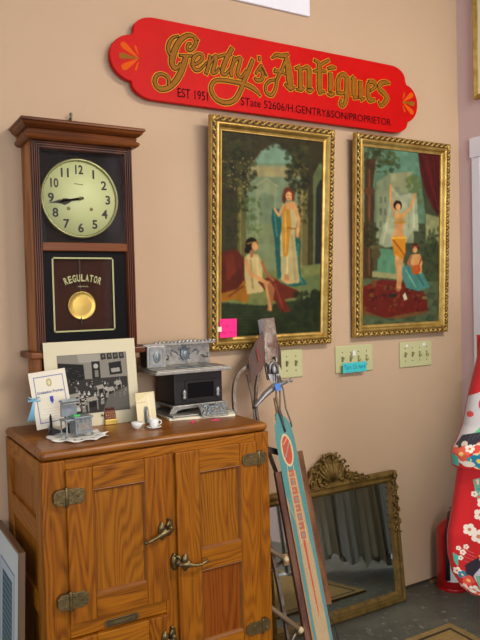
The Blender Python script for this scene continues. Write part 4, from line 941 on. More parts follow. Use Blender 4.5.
for x, y, w, a, lab in ((.990, 2.030, .030, .5, 'small pink tag lying on the icebox top, below the booklet'), (1.060, 2.025, .034, -.2, 'second pink tag on the icebox top, nearest the loose plate')):
    T_ = rotT(x, y, TOPZ, a); b = MB().box(0, w, 0, .012, 0, .0015, T_); b.ell((w * .5, .006, .003), (.007, .005, .003), T_); tag(b.build('pink_tag', mat('pink_tag_paper', (206, 60, 110), .6), None), lab, 'tag')
tag(MB().box(.572, .590, 1.965, 1.985, TOPZ, TOPZ + .0012).build('price_sticker', mat('pink_sticker', (220, 80, 120), .6), None), 'small pink sticker at the front edge of the icebox top', 'sticker')

# ================================================================== SLED leaning upright against the wall
_n = math.hypot(.40, 1.30)
TS = Matrix(((1, 0, 0), (0, 1.30 / _n, .40 / _n), (0, -.40 / _n, 1.30 / _n))).to_4x4(); TS.translation = Vector((0, 1.86, 0))
sl = thing('sled', (1.425, 1.9, 0), 'old wooden sled with a teal and red striped deck leaning upright beside the oak icebox', 'sled')
c = Canvas(64, 640, (166, 138, 104)); c.T = lambda x, y: (x * 63, (1.0 - y) / .94 * 639)      # y is the height s along the board
c.poly([(0, 1.01), (1, 1.01), (1, .02), (0, .02)], (168, 142, 108))
c.poly([(.0, 1.01), (1, 1.01), (.97, .60), (.72, .45), (.70, .20), (.28, .20), (.28, .60), (.0, .70)], (78, 134, 134), 1)
c.poly([(.05, .66), (.25, .60), (.20, .05), (.02, .05)], (78, 128, 130), 1); c.poly([(.80, .70), (1, .7), (.99, .08), (.86, .12)], (78, 130, 132), 1)
c.poly([(.28, .78), (.72, .78), (.80, .50), (.82, .03), (.24, .03), (.26, .5)], (172, 148, 112), 1)
c.poly([(.0, .62), (.06, .60), (.10, .05), (0, .03)], (150, 120, 84), 1)
c.ell(.5, .858, .30, .062, (206, 184, 140), 1); c.ell(.5, .858, .23, .053, (182, 74, 52), 1); c.line([(.34, .83), (.66, .885)], .05, (120, 156, 150), 1); c.line([(.36, .88), (.62, .905)], .03, (206, 184, 140), 1)
for k in range(8):
    s0 = .785 - k * .032; c.poly([(.36, s0), (.64, s0), (.64, s0 - .026), (.36, s0 - .026)], (178, 84, 62), 0, .8)
    if k % 2: c.poly([(.45, s0 - .006), (.58, s0 - .006), (.58, s0 - .02), (.45, s0 - .02)], (110, 142, 146), 0, .8)
    else: c.poly([(.36, s0 - .010), (.52, s0 - .010), (.52, s0 - .016), (.36, s0 - .016)], (172, 148, 112), 0, .8)
c.line([(.34, .80), (.36, .52)], .03, (206, 180, 130), 0, .8); c.line([(.66, .80), (.68, .52)], .03, (206, 180, 130), 0, .8)
c.poly([(.45, .53), (.55, .53), (.56, .28), (.52, .26)], (190, 70, 48), 1)
for k in range(50): 
    x = random.random(); s0 = random.uniform(.05, .95); c.line([(x, s0), (x + .01, s0 - random.uniform(.02, .12))], .02, random.choice(((190, 170, 132), (120, 100, 74), (90, 130, 130))), 0, .25)
c.noise(4, 2)
def bw(s): return float(np.interp(s, [0, .90, .955, 1.0], [.086, .086, .070, .022]))
bd = canvas_mesh('deck_board', c, lambda u, v: TS @ Vector((1.426 + (u - .5) * bw(1.0 - .94 * v) - (.006 if v < .02 else 0), 0, 1.0 - .94 * v)), 'paintwood', sl, side=(186, 160, 116), thick=TS.to_3x3() @ Vector((0, .014, 0)))
b = MB(); b.box(1.413, 1.431, .001, .013, .985, 1.06, TS); b.build('board_neck', 'rawwood', sl, bevel=.003)
b = MB().box(1.360, 1.394, .006, .022, .03, .785, TS); b.build('side_slat', 'slatpurple', sl, bevel=.002)
b = MB().box(1.474, 1.500, .008, .026, .29, .848, TS); b.build('side_slat', 'slatred', sl, bevel=.002)
M['strutshade'] = mat('shaded_strut_wood', (108, 88, 64), .6)  # raw wood darkened, the lower light on the struts painted in
def strip(path, w=.016, t=.004):
    P = [np.array(p, float) for p in path]; Q = [2 * P[0] - P[1]] + P + [2 * P[-1] - P[-2]]; out = []
    for i in range(1, len(Q) - 2):
        for k in range(6):
            tt = k / 6.; a, b_, c_, d = Q[i - 1], Q[i], Q[i + 1], Q[i + 2]; out.append(.5 * ((2 * b_) + (-a + c_) * tt + (2 * a - 5 * b_ + 4 * c_ - d) * tt * tt + (-a + 3 * b_ - 3 * c_ + d) * tt ** 3))
    out.append(P[-1]); b = MB(); vs = []; n = len(out)
    for i in range(n):
        tg_ = out[min(i + 1, n - 1)] - out[max(i - 1, 0)]; tg_ /= np.linalg.norm(tg_); sd = np.array((0, 1, 0.)); nn = np.cross(tg_, sd); nn /= np.linalg.norm(nn)
        for a, q in ((-1, -1), (1, -1), (1, 1), (-1, 1)): vs.append(tuple(out[i] + sd * a * w / 2 + nn * q * t / 2))
    fs = [(0, 1, 2, 3), (n * 4 - 1, n * 4 - 2, n * 4 - 3, n * 4 - 4)]
    for i in range(n - 1):
        for k in range(4): fs.append((i * 4 + k, i * 4 + (k + 1) % 4, i * 4 + 4 + (k + 1) % 4, i * 4 + 4 + k))
    return b.add(vs, fs, TS)
strip([(1.318, .060, .02), (1.318, .055, .40), (1.290, .045, .75), (1.246, .030, .93), (1.243, .020, 1.03), (1.266, .035, 1.12), (1.305, .045, 1.175), (1.355, .045, 1.20), (1.40, .035, 1.205)], .014, .013).build('runner', 'steel', sl)
strip([(1.520, .085, .02), (1.49, .085, .40), (1.40, .070, .80), (1.352, .05, .98), (1.356, .04, 1.08), (1.385, .035, 1.165), (1.42, .030, 1.21)], .014, .010).build('runner', 'steel', sl)
MB().tube([(1.317, .012, 1.16), (1.322, .012, 1.08), (1.327, .03, .98), (1.330, .04, .80)], .0042, 8, TS).build('steering_rod', 'steel', sl)
MB().box(1.268, 1.52, .030, .036, -.011, .011, TS @ Matrix.Translation((0, 0, .862)) @ Matrix.Translation((1.39, 0, 0)) @ Matrix.Rotation(math.radians(20), 4, 'Y') @ Matrix.Translation((-1.39, 0, 0))).build('cross_bar', 'darkbar', sl)
for a, e, r in (((1.235, .105, .590), (1.342, .012, .478), .0085), ((1.215, .110, .400), (1.352, .016, .236), .0095)):
    MB().tube([a, e], r, 10, TS).build('strut', M['strutshade'], sl)
    MB().ell(e, (.012, .012, .012), TS).build('strut_end', mat('pale_end_grain', (196, 178, 140), .6), sl)
for a, e in (((1.262, .10, .42), (1.345, .045, .47)), ((1.26, .09, .10), (1.345, .03, .235))): MB().tube([a, e], .006, 8, TS).build('brace_rod', 'steel', sl)
MB().box(1.338, 1.50, .024, .040, .095, .135, TS).build('cross_beam', 'rawwood', sl, bevel=.003)
MB().box(1.338, 1.50, .024, .040, .455, .495, TS).build('cross_beam', 'rawwood', sl, bevel=.003)
MB().box(1.37, 1.50, .024, .036, .74, .772, TS).build('cross_beam', 'rawwood', sl, bevel=.003)
# pressed metal nose with two worn red fins
def sheet(pts, t=.003):
    n = len(pts); vs = [(x, y, s) for x, y, s in pts] + [(x, y + t, s) for x, y, s in pts]
    return [vs, [list(range(n)), list(range(2 * n - 1, n - 1, -1))] + [(i, i + n, (i + 1) % n + n, (i + 1) % n) for i in range(n)]]
b = MB(); v, f = sheet([(1.417, -.012, 1.371), (1.473, -.012, 1.373), (1.468, -.014, 1.30), (1.457, -.014, 1.205), (1.440, -.016, 1.216), (1.425, -.016, 1.212), (1.406, -.014, 1.184), (1.392, -.010, 1.200), (1.412, -.012, 1.30)]); b.add(v, f, TS)
b.build('nose_plate', 'rust', sl, bevel=.001)
b = MB(); v, f = sheet([(1.405, .004, 1.369), (1.417, -.012, 1.371), (1.412, -.012, 1.30), (1.402, .004, 1.28)], .002); b.add(v, f, TS); b.build('nose_flange', 'alu', sl)
b = MB(); v, f = sheet([(1.411, -.010, 1.324), (1.375, .006, 1.28), (1.343, .022, 1.228), (1.332, .024, 1.130), (1.350, .016, 1.142), (1.398, -.008, 1.192)]); b.add(v, f, TS); lf = b.build('fin', 'redrust', sl, bevel=.001)
b = MB(); v, f = sheet([(1.371, .004, 1.255), (1.375, .002, 1.250), (1.376, .002, 1.21), (1.371, .004, 1.20)], .001); 
b.add([(x, y - .006, s) for x, y, s in v], f, TS); b.build('red_mark', mat('worn_red', (150, 32, 28), .6), lf)
b = MB(); v, f = sheet([(1.467, -.010, 1.30), (1.484, .008, 1.268), (1.496, .020, 1.243), (1.485, .022, 1.168), (1.455, -.006, 1.196)]); b.add(v, f, TS); b.build('fin', 'redrust', sl, bevel=.001)
b = MB(); b.tube([(1.407, -.006, 1.155), (1.412, -.014, 1.185), (1.428, -.018, 1.198), (1.444, -.012, 1.180), (1.446, -.004, 1.150)], .005, 8, TS); b.ell((1.425, -.016, 1.165), (.010, .008, .018), TS); b.build('hook_bracket', 'alu', sl)
MB().box(1.398, 1.452, .0, .008, 1.13, 1.235, TS).build('gap_backing', 'steel', sl)  # backing plate added behind the bracket so the gap reads dark
b = MB(); v, f = sheet([(1.400, -.006, 1.152), (1.452, -.006, 1.148), (1.456, -.004, 1.112), (1.440, -.008, 1.072), (1.424, -.010, 1.11), (1.404, -.008, 1.118)], .004); b.add(v, f, TS); b.build('neck_bracket', 'alu', sl, bevel=.001)
b = MB(); b.tube([(1.306, -.020, 1.031), (1.325, -.018, 1.044), (1.365, -.014, 1.074), (1.411, -.010, 1.098), (1.459, -.006, 1.112), (1.480, -.004, 1.115)], [.0090, .0095, .016, .019, .014, .009], 16, TS, flat=.7); b.build('steering_bar', 'alu', sl)
MB().lathe([(.0065, 0), (.0065, .001)], (0, 0, 0), 12, TS @ Matrix.Translation((1.303, -.020, 1.029)) @ Matrix.Rotation(math.radians(-57), 4, 'Y')).build('tube_bore', 'black', sl)
b = MB(); b.tube([(1.478, -.004, 1.115), (1.506, -.004, 1.118)], .004, 8, TS); b.ell((1.500, -.004, 1.118), (.008, .008, .008), TS); b.build('bolt', 'alu', sl)
MB().box(1.396, 1.420, -.0455, -.0445, 1.078, 1.106, TS).build('blue_tape', 'bluetag', sl)
for off, pth in ((0, [(1.424, -.020, 1.15), (1.414, -.026, 1.10), (1.409, -.014, 1.05), (1.419, -.008, 1.0), (1.426, -.006, .96), (1.430, -.006, .925)]), (1, [(1.446, -.014, 1.14), (1.446, -.02, 1.08), (1.452, -.004, 1.015), (1.464, -.002, .965), (1.468, .004, .94)]), (2, [(1.430, -.022, 1.14), (1.428, -.020, 1.07), (1.422, -.010, 1.01), (1.428, -.006, .95)])):
    MB().tube(pth, .0030, 6, TS).build('wire', 'steel', sl)
MB().tube([(1.478, .03, .30), (1.508, .03, .20), (1.512, .02, .12), (1.490, .01, .05)], .002, 6, TS).build('loose_cord', 'rubber', sl)

# ================================================================== GILT MIRROR
mr_ = thing('gilt_mirror', (1.785, 2.30, 0), 'antique gilt framed mirror with a carved shell crest standing on the floor', 'mirror')
MXc, MW, MH = 1.789, .372, .588
TM = tilted(MXc, 0.004, 2.262, 2.322, MH)
MB().framesweep(-MW, MW, 0, MH, [(.006, -.028), (0, -.02), (0, .0), (.006, .007), (.016, .009), (.024, .004), (.032, .002), (.036, .006), (.042, .004), (.052, -.008), (.053, -.012)], TM).build('frame', 'oldgold', mr_)
MB().box(-MW + .045, MW - .045, .009, .012, .045, MH - .045, TM).build('mirror_glass', 'mirror', mr_)
MB().box(-MW + .02, MW - .02, .013, .024, .02, MH - .02, TM).build('backboard', 'rawwood', mr_)
b = MB()
nb = 60
for k in range(nb):
    x = -MW + .03 + (2 * MW - .06) * k / (nb - 1); b.ell((x, -.010, .024), (.0045, .003, .004), TM, seg=6, rings=4)
for sx in (-1, 1):
    for k in range(34): b.ell((sx * (MW - .024), -.010, .03 + k * .0098), (.004, .003, .0042), TM, seg=6, rings=4)
b.build('beading', 'oldgold', mr_)
random.seed(11)
b = MB()
# upper corners and upper side carving
for sx in (-1, 1):
    b = MB()
    for k in range(26):
        z = MH - .010 - k * .0105; w = .014 + .006 * math.sin(k * 1.9)
        b.ell((sx * (MW - .018 + .010 * math.sin(k * 1.3)), -.013, z), (.007 + .003 * math.sin(k * 2.2), .006, .008), TM, R=Matrix.Rotation(sx * math.sin(k * 1.7), 3, 'Y'), seg=7, rings=5)
        if k % 3 == 0: b.ell((sx * (MW - .035), -.011, z), (.006, .005, .009), TM, R=Matrix.Rotation(.6 * sx, 3, 'Y'), seg=7, rings=5)
    for q in range(9):
        b.ell((sx * (MW - .012 - .012 * random.random()), -.014, MH - .004 - .03 * random.random()), (.009, .006, .008), TM, seg=7, rings=5)
    b.build('corner_carving', 'oldgold', mr_)
# shell crest
cr = MB(); out = [(-.215, .0), (-.19, .016), (-.150, .022), (-.125, .034), (-.105, .050), (-.100, .075), (-.090, .094), (-.062, .098), (-.050, .118), (-.025, .135), (.005, .140), (.030, .130), (.046, .112), (.062, .106), (.074, .086), (.078, .062), (.100, .048), (.130, .040), (.158, .026), (.190, .018), (.215, .0), (.20, -.03), (-.20, -.03)]
cr.prism([(x, z * .93 + MH - .008) for x, z in out], -.004, .014, TM); cr.build('crest', 'oldgold', mr_, bevel=.004)
b = MB()
z0 = MH + .002
for k in range(11):
    a = math.radians(28 + k * 12.4); r = .095 + .010 * math.sin(k * 2.1)
    b.tube([(.012 * math.cos(a), -.010, z0 + .010 * math.sin(a)), (.5 * r * math.cos(a) * .85, -.020, z0 + .5 * r * math.sin(a)), (r * math.cos(a) * .72, -.010, z0 + r * math.sin(a))], [.003, .006, .0085], 7, TM)
    b.ell((r * math.cos(a) * .74, -.009, z0 + r * math.sin(a) + .004), (.011, .009, .008), TM, seg=7, rings=5)
for sx in (-1, 1):
    for (x, z, r, a0) in ((.066, .080, .016, 0), (.088, .045, .018, 1), (.045, .112, .015, 2), (.13, .026, .014, 3), (.165, .012, .012, 4), (.10, .014, .015, 5)):
        pts = [(sx * (x + (r - r * t / 9.) * math.cos(a0 + t * .75)), -.010 - .001 * t, MH + z + (r - r * t / 9.) * math.sin(a0 + t * .75)) for t in range(9)]
        b.tube(pts, [.0055 - .0003 * t for t in range(9)], 7, TM)
    for k in range(22):
        x = .02 + .19 * random.random(); zz = random.random() * max(.012, .07 * (1 - x / .21)); b.ell((sx * x, -.009, MH - .012 + zz), (.006 + .007 * random.random(), .007, .005 + .004 * random.random()), TM, R=Matrix.Rotation(random.uniform(-1.2, 1.2), 3, 'Y'), seg=7, rings=5)
for k in range(6): b.ell((-.03 + .012 * k, -.010, MH + .116 + .008 * math.sin(k * .7)), (.009, .008, .008), TM, seg=7, rings=5)
b.build('shell_carving', 'oldgold', mr_)

# ================================================================== FIRE EXTINGUISHER
EX, EY, ER = 2.452, 2.258, .072
fe = thing('fire_extinguisher', (EX, EY, 0), 'red fire extinguisher standing on the floor in the corner behind the red kimono', 'fire extinguisher')
MB().lathe([(ER - .004, 0), (ER, .004), (ER, .265), (ER - .006, .288), (ER - .024, .308), (.026, .322), (.022, .335), (.001, .335)], (EX, EY, 0), 36).build('cylinder', 'redmetal', fe)
MB().lathe([(ER + .001, 0), (ER + .002, .002), (ER + .002, .012), (ER + .001, .014)], (EX, EY, .0), 36, cap=False).build('base_ring', 'redmetal', fe)
b = MB(); b.lathe([(.018, 0), (.020, .02), (.014, .03), (.001, .032)], (EX, EY, .332), 16); b.tube([(EX, EY, .345), (EX - .030, EY - .01, .343)], .008, 8); b.build('valve', 'brassold', fe)
b = MB(); b.box(EX - .01, EX + .07, EY - .008, EY + .008, .358, .364); b.box(EX - .005, EX + .07, EY - .008, EY + .008, .374, .380); b.build('grip', 'black', fe, bevel=.002)
hp = [(EX - .020, EY - .015, .345), (EX - .050, EY - .034, .338), (EX - .072, EY - .036, .27), (EX - .071, EY - .038, .18), (EX - .069, EY - .038, .06)]
MB().tube(hp, [.010, .010, .010, .010, .011], 10).build('hose', 'rubber', fe)
b = MB()
n = 14; vs = []
for i in range(n + 1):
    w = math.radians(205 + 130 * i / n)
    for z in (.05, .20): vs.append((EX + (ER + .0008) * math.cos(w), EY + (ER + .0008) * math.sin(w), z))
b.add(vs, [(2 * i, 2 * i + 2, 2 * i + 3, 2 * i + 1) for i in range(n)]); b.build('white_label', 'china', fe)
b = MB(); b.box(2.437, 2.462, WY - .075, WY - .055, 0, .004); b = MB().box(2.40, 2.445, WY - .022, WY - .006, 0, .010)
tag(b.build('wood_scrap', 'rawwood', None), 'small yellow wood scrap at the foot of the wall left of the extinguisher', 'scrap')

# ================================================================== RUG
c = Canvas(120, 240, (142, 116, 70)); c.poly([(7, 7), (112, 7), (112, 232), (7, 232)], (56, 46, 36), 0); c.poly([(10, 10), (109, 10), (109, 229), (10, 229)], (146, 118, 70), 0)
for k in range(60): c.line([(random.uniform(12, 106), random.uniform(14, 224))] * 1 + [(random.uniform(12, 106), random.uniform(14, 224))], 1, (132, 104, 60), 1, .25)
for k in range(7): c.line([(30 + 9 * k, 150), (40 + 6 * k, 190 + 4 * k)], 2, (70, 58, 44), 1, .8)
c.noise(9, 1)
rg = canvas_mesh('floor_mat', c, lambda u, v: Vector((1.64 + u * .515, 2.0 - v * 1.05, .010)), 'weave', None, side=(110, 88, 54), thick=(0, 0, -.0098))
tag(rg, 'tan woven floor mat with a dark border line on the concrete', 'mat')

# ================================================================== FRAMED PRINT leaning on the icebox side
TF = Matrix.Translation((.374, 2.0, 0)) @ Matrix.Rotation(math.radians(2.3), 4, 'Y') @ Matrix.Rotation(-PI / 2, 4, 'Z')   # local x -> -Y(world), local y -> +X
fp = thing('framed_print', (.42, 2.15, 0), 'framed print of blue louvres in a white mat, leaning beside the icebox', 'picture')
FW, FH = .345, .680
TF = TF @ Matrix.Translation((-FW, 0, 0))
MB().framesweep(0, FW, 0, FH, [(0, -.029), (0, -.012), (.003, -.010), (.007, -.010), (.009, -.014)], TF).build('frame', mat('bronze_frame', (128, 104, 84), .35, .5), fp)
c = Canvas(120, 240, (198, 214, 220)); c.poly([(22, 30), (96, 30), (96, 215), (22, 215)], (70, 96, 150), 0); c.poly([(24, 32), (94, 32), (94, 213), (24, 213)], (176, 198, 212), 0)
c.poly([(34, 42), (84, 42), (84, 203), (34, 203)], (50, 84, 110), 0)
for k in range(22): c.poly([(36, 46 + 7 * k), (82, 46 + 7 * k), (82, 49.5 + 7 * k), (36, 49.5 + 7 * k)], (96, 132, 142), 0); 
c.poly([(34, 120), (66, 110), (66, 203), (34, 203)], (84, 116, 104), 2, .7)
canvas_mesh('print', c, lambda u, v: TF @ Vector((.008 + u * (FW - .016), .0145, .008 + (1 - v) * (FH - .016))), 'print', fp, thick=TF.to_3x3() @ Vector((0, .005, 0)))
MB().box(.004, FW - .004, .020, .026, .004, FH - .004, TF).build('backing', 'rawwood', fp)

# ================================================================== KIMONO on its stand
K0 = Vector((1.782, 1.448, 0)); ke1 = Vector((math.cos(math.radians(33)), -math.sin(math.radians(33)), 0)); ke2 = Vector((math.sin(math.radians(33)), math.cos(math.radians(33)), 0)); KS = .00316
def kz(y): return 1.144 - (y - 372) * KS
km = thing('child_kimono', (K0.x, K0.y, 0), 'red flowered silk kimono with a white shoulder hanging at the right edge', 'kimono')
def loft(name, ys, hws, deps, cv, m, fold, parent, backm):
    def pt(u, v, side):
        y = ys[0] + (ys[-1] - ys[0]) * v; hw = float(np.interp(y, ys, hws)); dp = float(np.interp(y, ys, deps)) * KS
        a = -math.cos(PI * u); b_ = math.sin(PI * u)
        f_ = 1 + fold * math.sin(u * 17 + .6) * (.3 + .7 * v)
        return K0 + ke1 * (a * hw * KS) + ke2 * (side * b_ * dp * f_) + Vector((0, 0, kz(y)))
    o = canvas_mesh(name, cv, lambda u, v: pt(u, v, -1), m, parent, smooth=True)
    b = MB(); nu, nv = 40, 30; vs = [pt(i / nu, j / nv, 1) for j in range(nv + 1) for i in range(nu + 1)]
    b.add(vs, [(j * (nu + 1) + i, j * (nu + 1) + i + 1, (j + 1) * (nu + 1) + i + 1, (j + 1) * (nu + 1) + i) for j in range(nv) for i in range(nu)], smooth=True)
    b.build(name + '_back', backm, parent); return o
def kT(ys, hws, w, h):
    def f(x, y):
        hw = max(float(np.interp(y, ys, hws)), 1); t = max(-.999, min(.999, (x - 498) / hw)); return math.acos(-t) / PI * (w - 1), (y - ys[0]) / (ys[-1] - ys[0]) * (h - 1)
    return f
RED = (196, 16, 22); PALS = [(232, 214, 190), (226, 96, 60), (40, 150, 160), (236, 190, 180), (240, 232, 222)]
M['kback'] = mat('red_silk', (170, 14, 20), .55, sheen=.3)
M['lining'] = mat('dark_red_lining', (84, 28, 20), .7)
# upper coat
ys = [330, 355, 372, 390, 425, 440, 452, 466]; hws = [12, 18, 22, 27, 34, 40, 46, 45]; deps = [8, 14, 17, 18, 22, 25, 28, 27]
c = Canvas(360, 340, RED); c.T = kT(ys, hws, 360, 340)
c.poly([(472, 330), (530, 330), (530, 385), (484, 386), (472, 392)], RED, 1)
c.poly([(445, 396), (476, 392), (484, 388), (500, 396), (530, 392), (540, 432), (500, 424), (470, 434), (445, 446)], (206, 200, 198), 1)
for k in range(26): 
    x = random.uniform(462, 530); y = random.uniform(396, 426); c.line([(x, y), (x + 4, y - 5)], 1, (178, 172, 176), 0, .7)
c.ell(480, 402, 4, 6, (214, 40, 80), 0); c.flower(484, 416, 5, (224, 60, 100), (240, 200, 90)); c.ell(469, 413, 3, 3, (220, 70, 70), 0)
c.poly([(470, 432), (480, 420), (494, 424), (490, 434)], (96, 190, 130), 0); c.poly([(500, 420), (520, 415), (530, 430), (505, 434)], (96, 190, 130), 0)
c.poly([(454, 446), (462, 434), (478, 429), (480, 434), (470, 442), (458, 448)], (44, 40, 50), 0)
for k in range(6): c.line([(457 + 4 * k, 445 - 2.6 * k), (461 + 4 * k, 434 - 1.2 * k)], 1, (96, 92, 104), 0)
c.blobs(36, 455, 540, 440, 464, 1.5, 3, PALS, 0, .9)
for k in range(34): c.flower(random.uniform(453, 540), random.uniform(441, 465), random.uniform(2, 3.6), random.choice(PALS), random.choice(PALS))
c.flower(458, 452, 7, (226, 92, 64), (240, 190, 110)); c.flower(476, 448, 8, (222, 70, 50), (236, 180, 100)); c.ell(473, 457, 8, 8, (226, 214, 150), 0); c.flower(473, 457, 7.5, (28, 128, 160), (236, 210, 90))
c.poly([(452, 452), (456, 455), (457, 464), (453, 464)], (70, 190, 170), 0); c.ell(464, 461, 6, 3, (230, 218, 196), 0); c.flower(466, 446, 4, (240, 228, 214), (220, 120, 60)); c.flower(492, 452, 9, (240, 228, 214), (220, 120, 60)); c.flower(508, 446, 8, (226, 92, 64), (240, 190, 110)); c.flower(522, 455, 8, (28, 128, 160), (236, 210, 90))
loft('coat', ys, hws, deps, c, 'silk', .05, km, 'kback')
# gap lining at the coat hem
b = MB(); vs = []
for i in range(41): 
    w = 2 * PI * i / 40; vs.append(K0 + ke1 * (44.5 * KS * math.cos(w)) + ke2 * (26.5 * KS * math.sin(w)) + Vector((0, 0, kz(464)))); vs.append(K0 + ke1 * (34 * KS * math.cos(w)) + ke2 * (18 * KS * math.sin(w)) + Vector((0, 0, kz(452))))
b.add(vs, [(2 * i, 2 * i + 2, 2 * i + 3, 2 * i + 1) for i in range(40)], smooth=True); b.build('coat_lining', 'lining', km)
# long rounded sleeve and skirt below
ys = [450, 470, 490, 510, 535, 555, 575, 590, 598, 604]; hws = [36, 40, 43, 46, 51, 51, 47, 38, 28, 4]; deps = [17, 18, 18, 18, 17, 15, 12, 9, 6, 1]
c = Canvas(420, 560, RED); c.T = kT(ys, hws, 420, 560)
c.poly([(450, 486), (470, 478), (466, 520), (446, 560)], (206, 18, 24), 3, .6)
c.poly([(470, 478), (480, 474), (483, 496), (474, 500)], (110, 170, 140), 0); c.blobs(10, 472, 482, 478, 498, 1, 2, PALS, 0, .9)
for (x, y, r) in ((478, 500, 5), (471, 492, 3), (476, 512, 6), (466, 528, 6), (474, 534, 7), (482, 524, 6), (484, 508, 5), (460, 552, 3), (456, 548, 2.4), (463, 546, 2.6), (458, 558, 2.6), (490, 540, 7), (492, 512, 7)): c.flower(x, y, r, (236, 224, 206), (206, 120, 90))
for k in range(5): c.line([(456 + 2 * k, 546 + 5 * k), (470 + 2 * k, 552 + 4 * k)], .7, (230, 200, 180), 0, .7)
c.poly([(476, 556), (492, 548), (520, 560), (520, 598), (484, 598), (472, 580), (468, 566)], (206, 200, 206), 1)
c.poly([(462, 566), (474, 556), (478, 564), (470, 578), (464, 576)], (40, 30, 44), 0)
for k in range(6): c.line([(461 + k * 2, 560 + k * 3), (475, 562 + k * 3)], 1.2, (36, 26, 40), 0)
c.poly([(474, 554), (486, 546), (496, 556), (482, 562)], (216, 196, 90), 0); c.poly([(484, 560), (500, 556), (500, 572), (488, 574)], (216, 60, 110), 0); c.poly([(472, 576), (484, 574), (488, 590), (478, 592)], (96, 180, 140), 0)
for k in range(5): c.line([(474 + 2.4 * k, 576), (478 + 2.4 * k, 590)], .7, (210, 220, 190), 0)
c.poly([(451, 553), (456, 556), (456, 568), (452, 562)], (70, 180, 150), 0)
for (x, y, r, a, b_) in ((455, 572, 4, (236, 224, 206), (226, 92, 64)), (460, 576, 4.5, (28, 120, 150), (220, 200, 120)), (466, 582, 6, (222, 80, 60), (240, 190, 110)), (462, 590, 4.5, (236, 190, 180), (226, 92, 64)), (472, 592, 5, (236, 224, 206), (206, 120, 90)), (470, 600, 3, (236, 224, 206), (206, 120, 90)), (478, 598, 4, (226, 92, 64), (240, 190, 110)), (500, 590, 6, (236, 224, 206), (206, 120, 90)), (520, 570, 6, (222, 80, 60), (240, 190, 110)), (510, 500, 6, (236, 224, 206), (206, 120, 90)), (530, 530, 6, (222, 80, 60), (240, 190, 110))): c.flower(x, y, r, a, b_)
loft('sleeve', ys, hws, deps, c, 'silk', .16, km, 'kback')
ks = thing('garment_stand', (K0.x, K0.y, 0), 'slim red pole stand under the hanging kimono at the right edge', 'stand')
pk = K0 + ke1 * (-13 * KS) + ke2 * .02
b = MB().lathe([(.014, .012), (.014, kz(596)), (.012, 1.26)], (pk.x, pk.y, 0), 16); b.build('pole', 'redmetal', ks)
MB().lathe([(.11, 0), (.11, .008), (.02, .014), (.016, .02)], (pk.x, pk.y, 0), 32).build('base', 'redmetal', ks)
MB().tube([tuple(K0 + ke1 * t + Vector((0, 0, 1.27 - abs(t) * .25))) for t in (-.034, -.017, 0, .017, .034)], .006, 8).build('hanger_bar', 'rawwood', ks)

# dark latch bracket on the door
b = MB(); b.box(XR - .045, XR + .02, 2.05, 2.215, 1.045, 1.070); b.build
dk = b.build('door_shelf', 'rubber', None, bevel=.002); tag(dk, 'small dark bracket on the white door at the right edge', 'bracket')
tag(MB().box(XR - .035, XR + .0, 2.10, 2.19, 1.0705, 1.098).build('padlock', 'steel', None, bevel=.004), 'small grey lock resting on the dark door bracket', 'lock')

# ================================================================== GREY GARMENTS seen in the mirror
def garment(x, y, w, d, ztop, zbot, m, label, ph_):
    g = thing('hanging_garment', (x, y, zbot), label, 'garment', 'garments on the rail seen in the mirror')
    b = MB(); nu, nv = 90, 14; vs = []
    for j in range(nv + 1):
        v = j / nv; sc = .45 + .55 * min(1, v * 4) + .16 * v
        for i in range(nu):
            a = 2 * PI * i / nu; f_ = 1 + .16 * math.sin(a * 11 + ph_ + v * 1.5) * (.3 + v)
            vs.append((x + w * sc * math.cos(a) * (.85 + .15 * f_), y + d * sc * math.sin(a) * f_, ztop + (zbot - ztop) * v + .03 * v * math.sin(a * 3 + ph_)))
    b.add(vs, [(j * nu + i, j * nu + (i + 1) % nu, (j + 1) * nu + (i + 1) % nu, (j + 1) * nu + i) for j in range(nv) for i in range(nu)] + [list(range(nu))], smooth=True)
    b.build('cloth', m, g)
    MB().tube([(x, y, ztop - .01), (x, y, ztop + .05), (x + .02, y, ztop + .075), (x + .02, y, ztop + .10)], .003, 6).build('hanger_hook', 'steel', g)
M['gc1'] = mat('grey_cloth', (170, 176, 178), .85); M['gc2'] = mat('slate_cloth', (136, 144, 150), .85); M['gc3'] = mat('olive_cloth', (156, 154, 138), .85)
M['gc4'] = mat('pale_grey_cloth', (186, 188, 182), .85)
for (x, y, w_, m_, zb, lab, ph_) in ((2.20, 1.44, .061, 'gc2', .12, 'slate long garment nearest the room on the rail, left in the mirror', 0),
        (2.30, 1.545, .061, 'gc4', .09, 'pale grey garment second on the rail, seen in the gilt mirror', 2), (2.385, 1.645, .061, 'gc1', .08, 'grey garment in the middle of the rail, seen in the gilt mirror', 4),
        (2.465, 1.745, .061, 'gc3', .06, 'olive garment fourth on the rail, seen in the gilt mirror', 1), (2.55, 1.83, .061, 'gc1', .07, 'grey garment at the wall end of the rail, seen at the right of the mirror', 5)):
    garment(x, y, w_, w_ * .95, 1.36, zb, m_, lab, ph_)
gr = thing('garment_rail', (2.37, 1.63, 0), 'steel garment rail carrying the long cloths seen in the mirror', 'rail')
MB().tube([(2.12, 1.35, 1.46), (2.61, 1.91, 1.46)], .010, 10).build('rail', 'alu', gr)
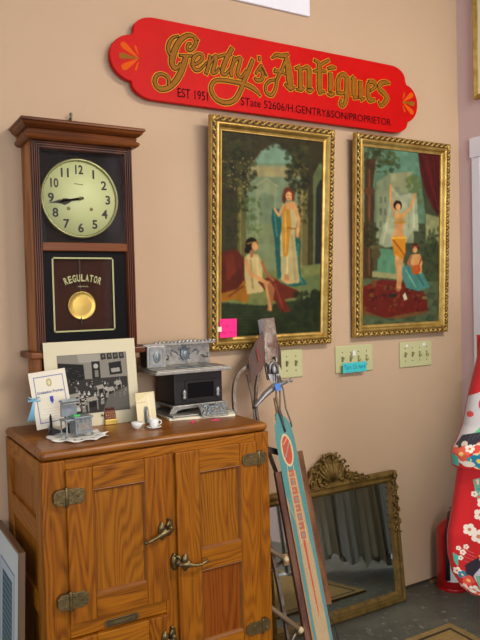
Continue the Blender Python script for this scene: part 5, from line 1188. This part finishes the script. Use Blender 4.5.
for x, y in ((2.12, 1.35), (2.61, 1.91)): b = MB(); b.tube([(x, y, 1.46), (x, y, .02)], .010, 10); b.lathe([(.05, 0), (.05, .012), (.012, .02)], (x, y if x < 2.5 else y, 0), 20) if x < 2.5 else None; b.build('post', 'alu', gr)

# ================================================================== LIGHT
def area(name, loc, tgt, sx, sy, power, col):
    l = bpy.data.lights.new(name, 'AREA'); l.shape = 'RECTANGLE'; l.size = sx; l.size_y = sy; l.energy = power; l.color = col
    o = bpy.data.objects.new(name, l); COL.objects.link(o); o.location = loc
    o.rotation_euler = (Vector(tgt) - Vector(loc)).to_track_quat('-Z', 'Y').to_euler(); return o
area('window_daylight', (XL + .05, 0, 1.7), (1, .2, 1.5), 2.2, 1.5, 42, (.78, .87, 1.0))
area('front_window_fill', (.55, YB + .05, 1.7), (1.6, .5, 1.1), 2.7, 1.7, 118, (.97, .98, 1.0))  # added light in the unseen front window, widened to brighten the lower right
area('ceiling_fill', (1.95, -.1, ZC - .06), (2.0, .8, 0), 1.0, .3, 66, (1.0, .95, .84))  # added fill from above right to even out the wall, no fixture built
w = bpy.data.worlds.new('world'); SC.world = w; w.use_nodes = True
w.node_tree.nodes['Background'].inputs['Color'].default_value = (.7, .8, 1, 1); w.node_tree.nodes['Background'].inputs['Strength'].default_value = .5

# ================================================================== CAMERA
yaw, pitch, roll = map(math.radians, (30.3, 1.93, -1.44))
fwd = Vector((math.sin(yaw) * math.cos(pitch), math.cos(yaw) * math.cos(pitch), -math.sin(pitch)))
rt = Vector((math.cos(yaw), -math.sin(yaw), 0)); up = rt.cross(fwd)
r2 = rt * math.cos(roll) + up * math.sin(roll); u2 = up * math.cos(roll) - rt * math.sin(roll)
cam = bpy.data.cameras.new('camera'); co = bpy.data.objects.new('camera', cam); COL.objects.link(co); SC.camera = co
mm = Matrix((r2, u2, -fwd)).transposed().to_4x4(); mm.translation = Vector((0, 0, 1.4)); co.matrix_world = mm
cam.sensor_fit = 'VERTICAL'; cam.sensor_height = 24; cam.lens = 680 / 640 * 24; cam.clip_start = .02
SC.view_settings.view_transform = 'Standard'; SC.view_settings.look = 'None'; SC.view_settings.gamma = 1; SC.view_settings.exposure = 0
SC.view_settings.use_curve_mapping = False
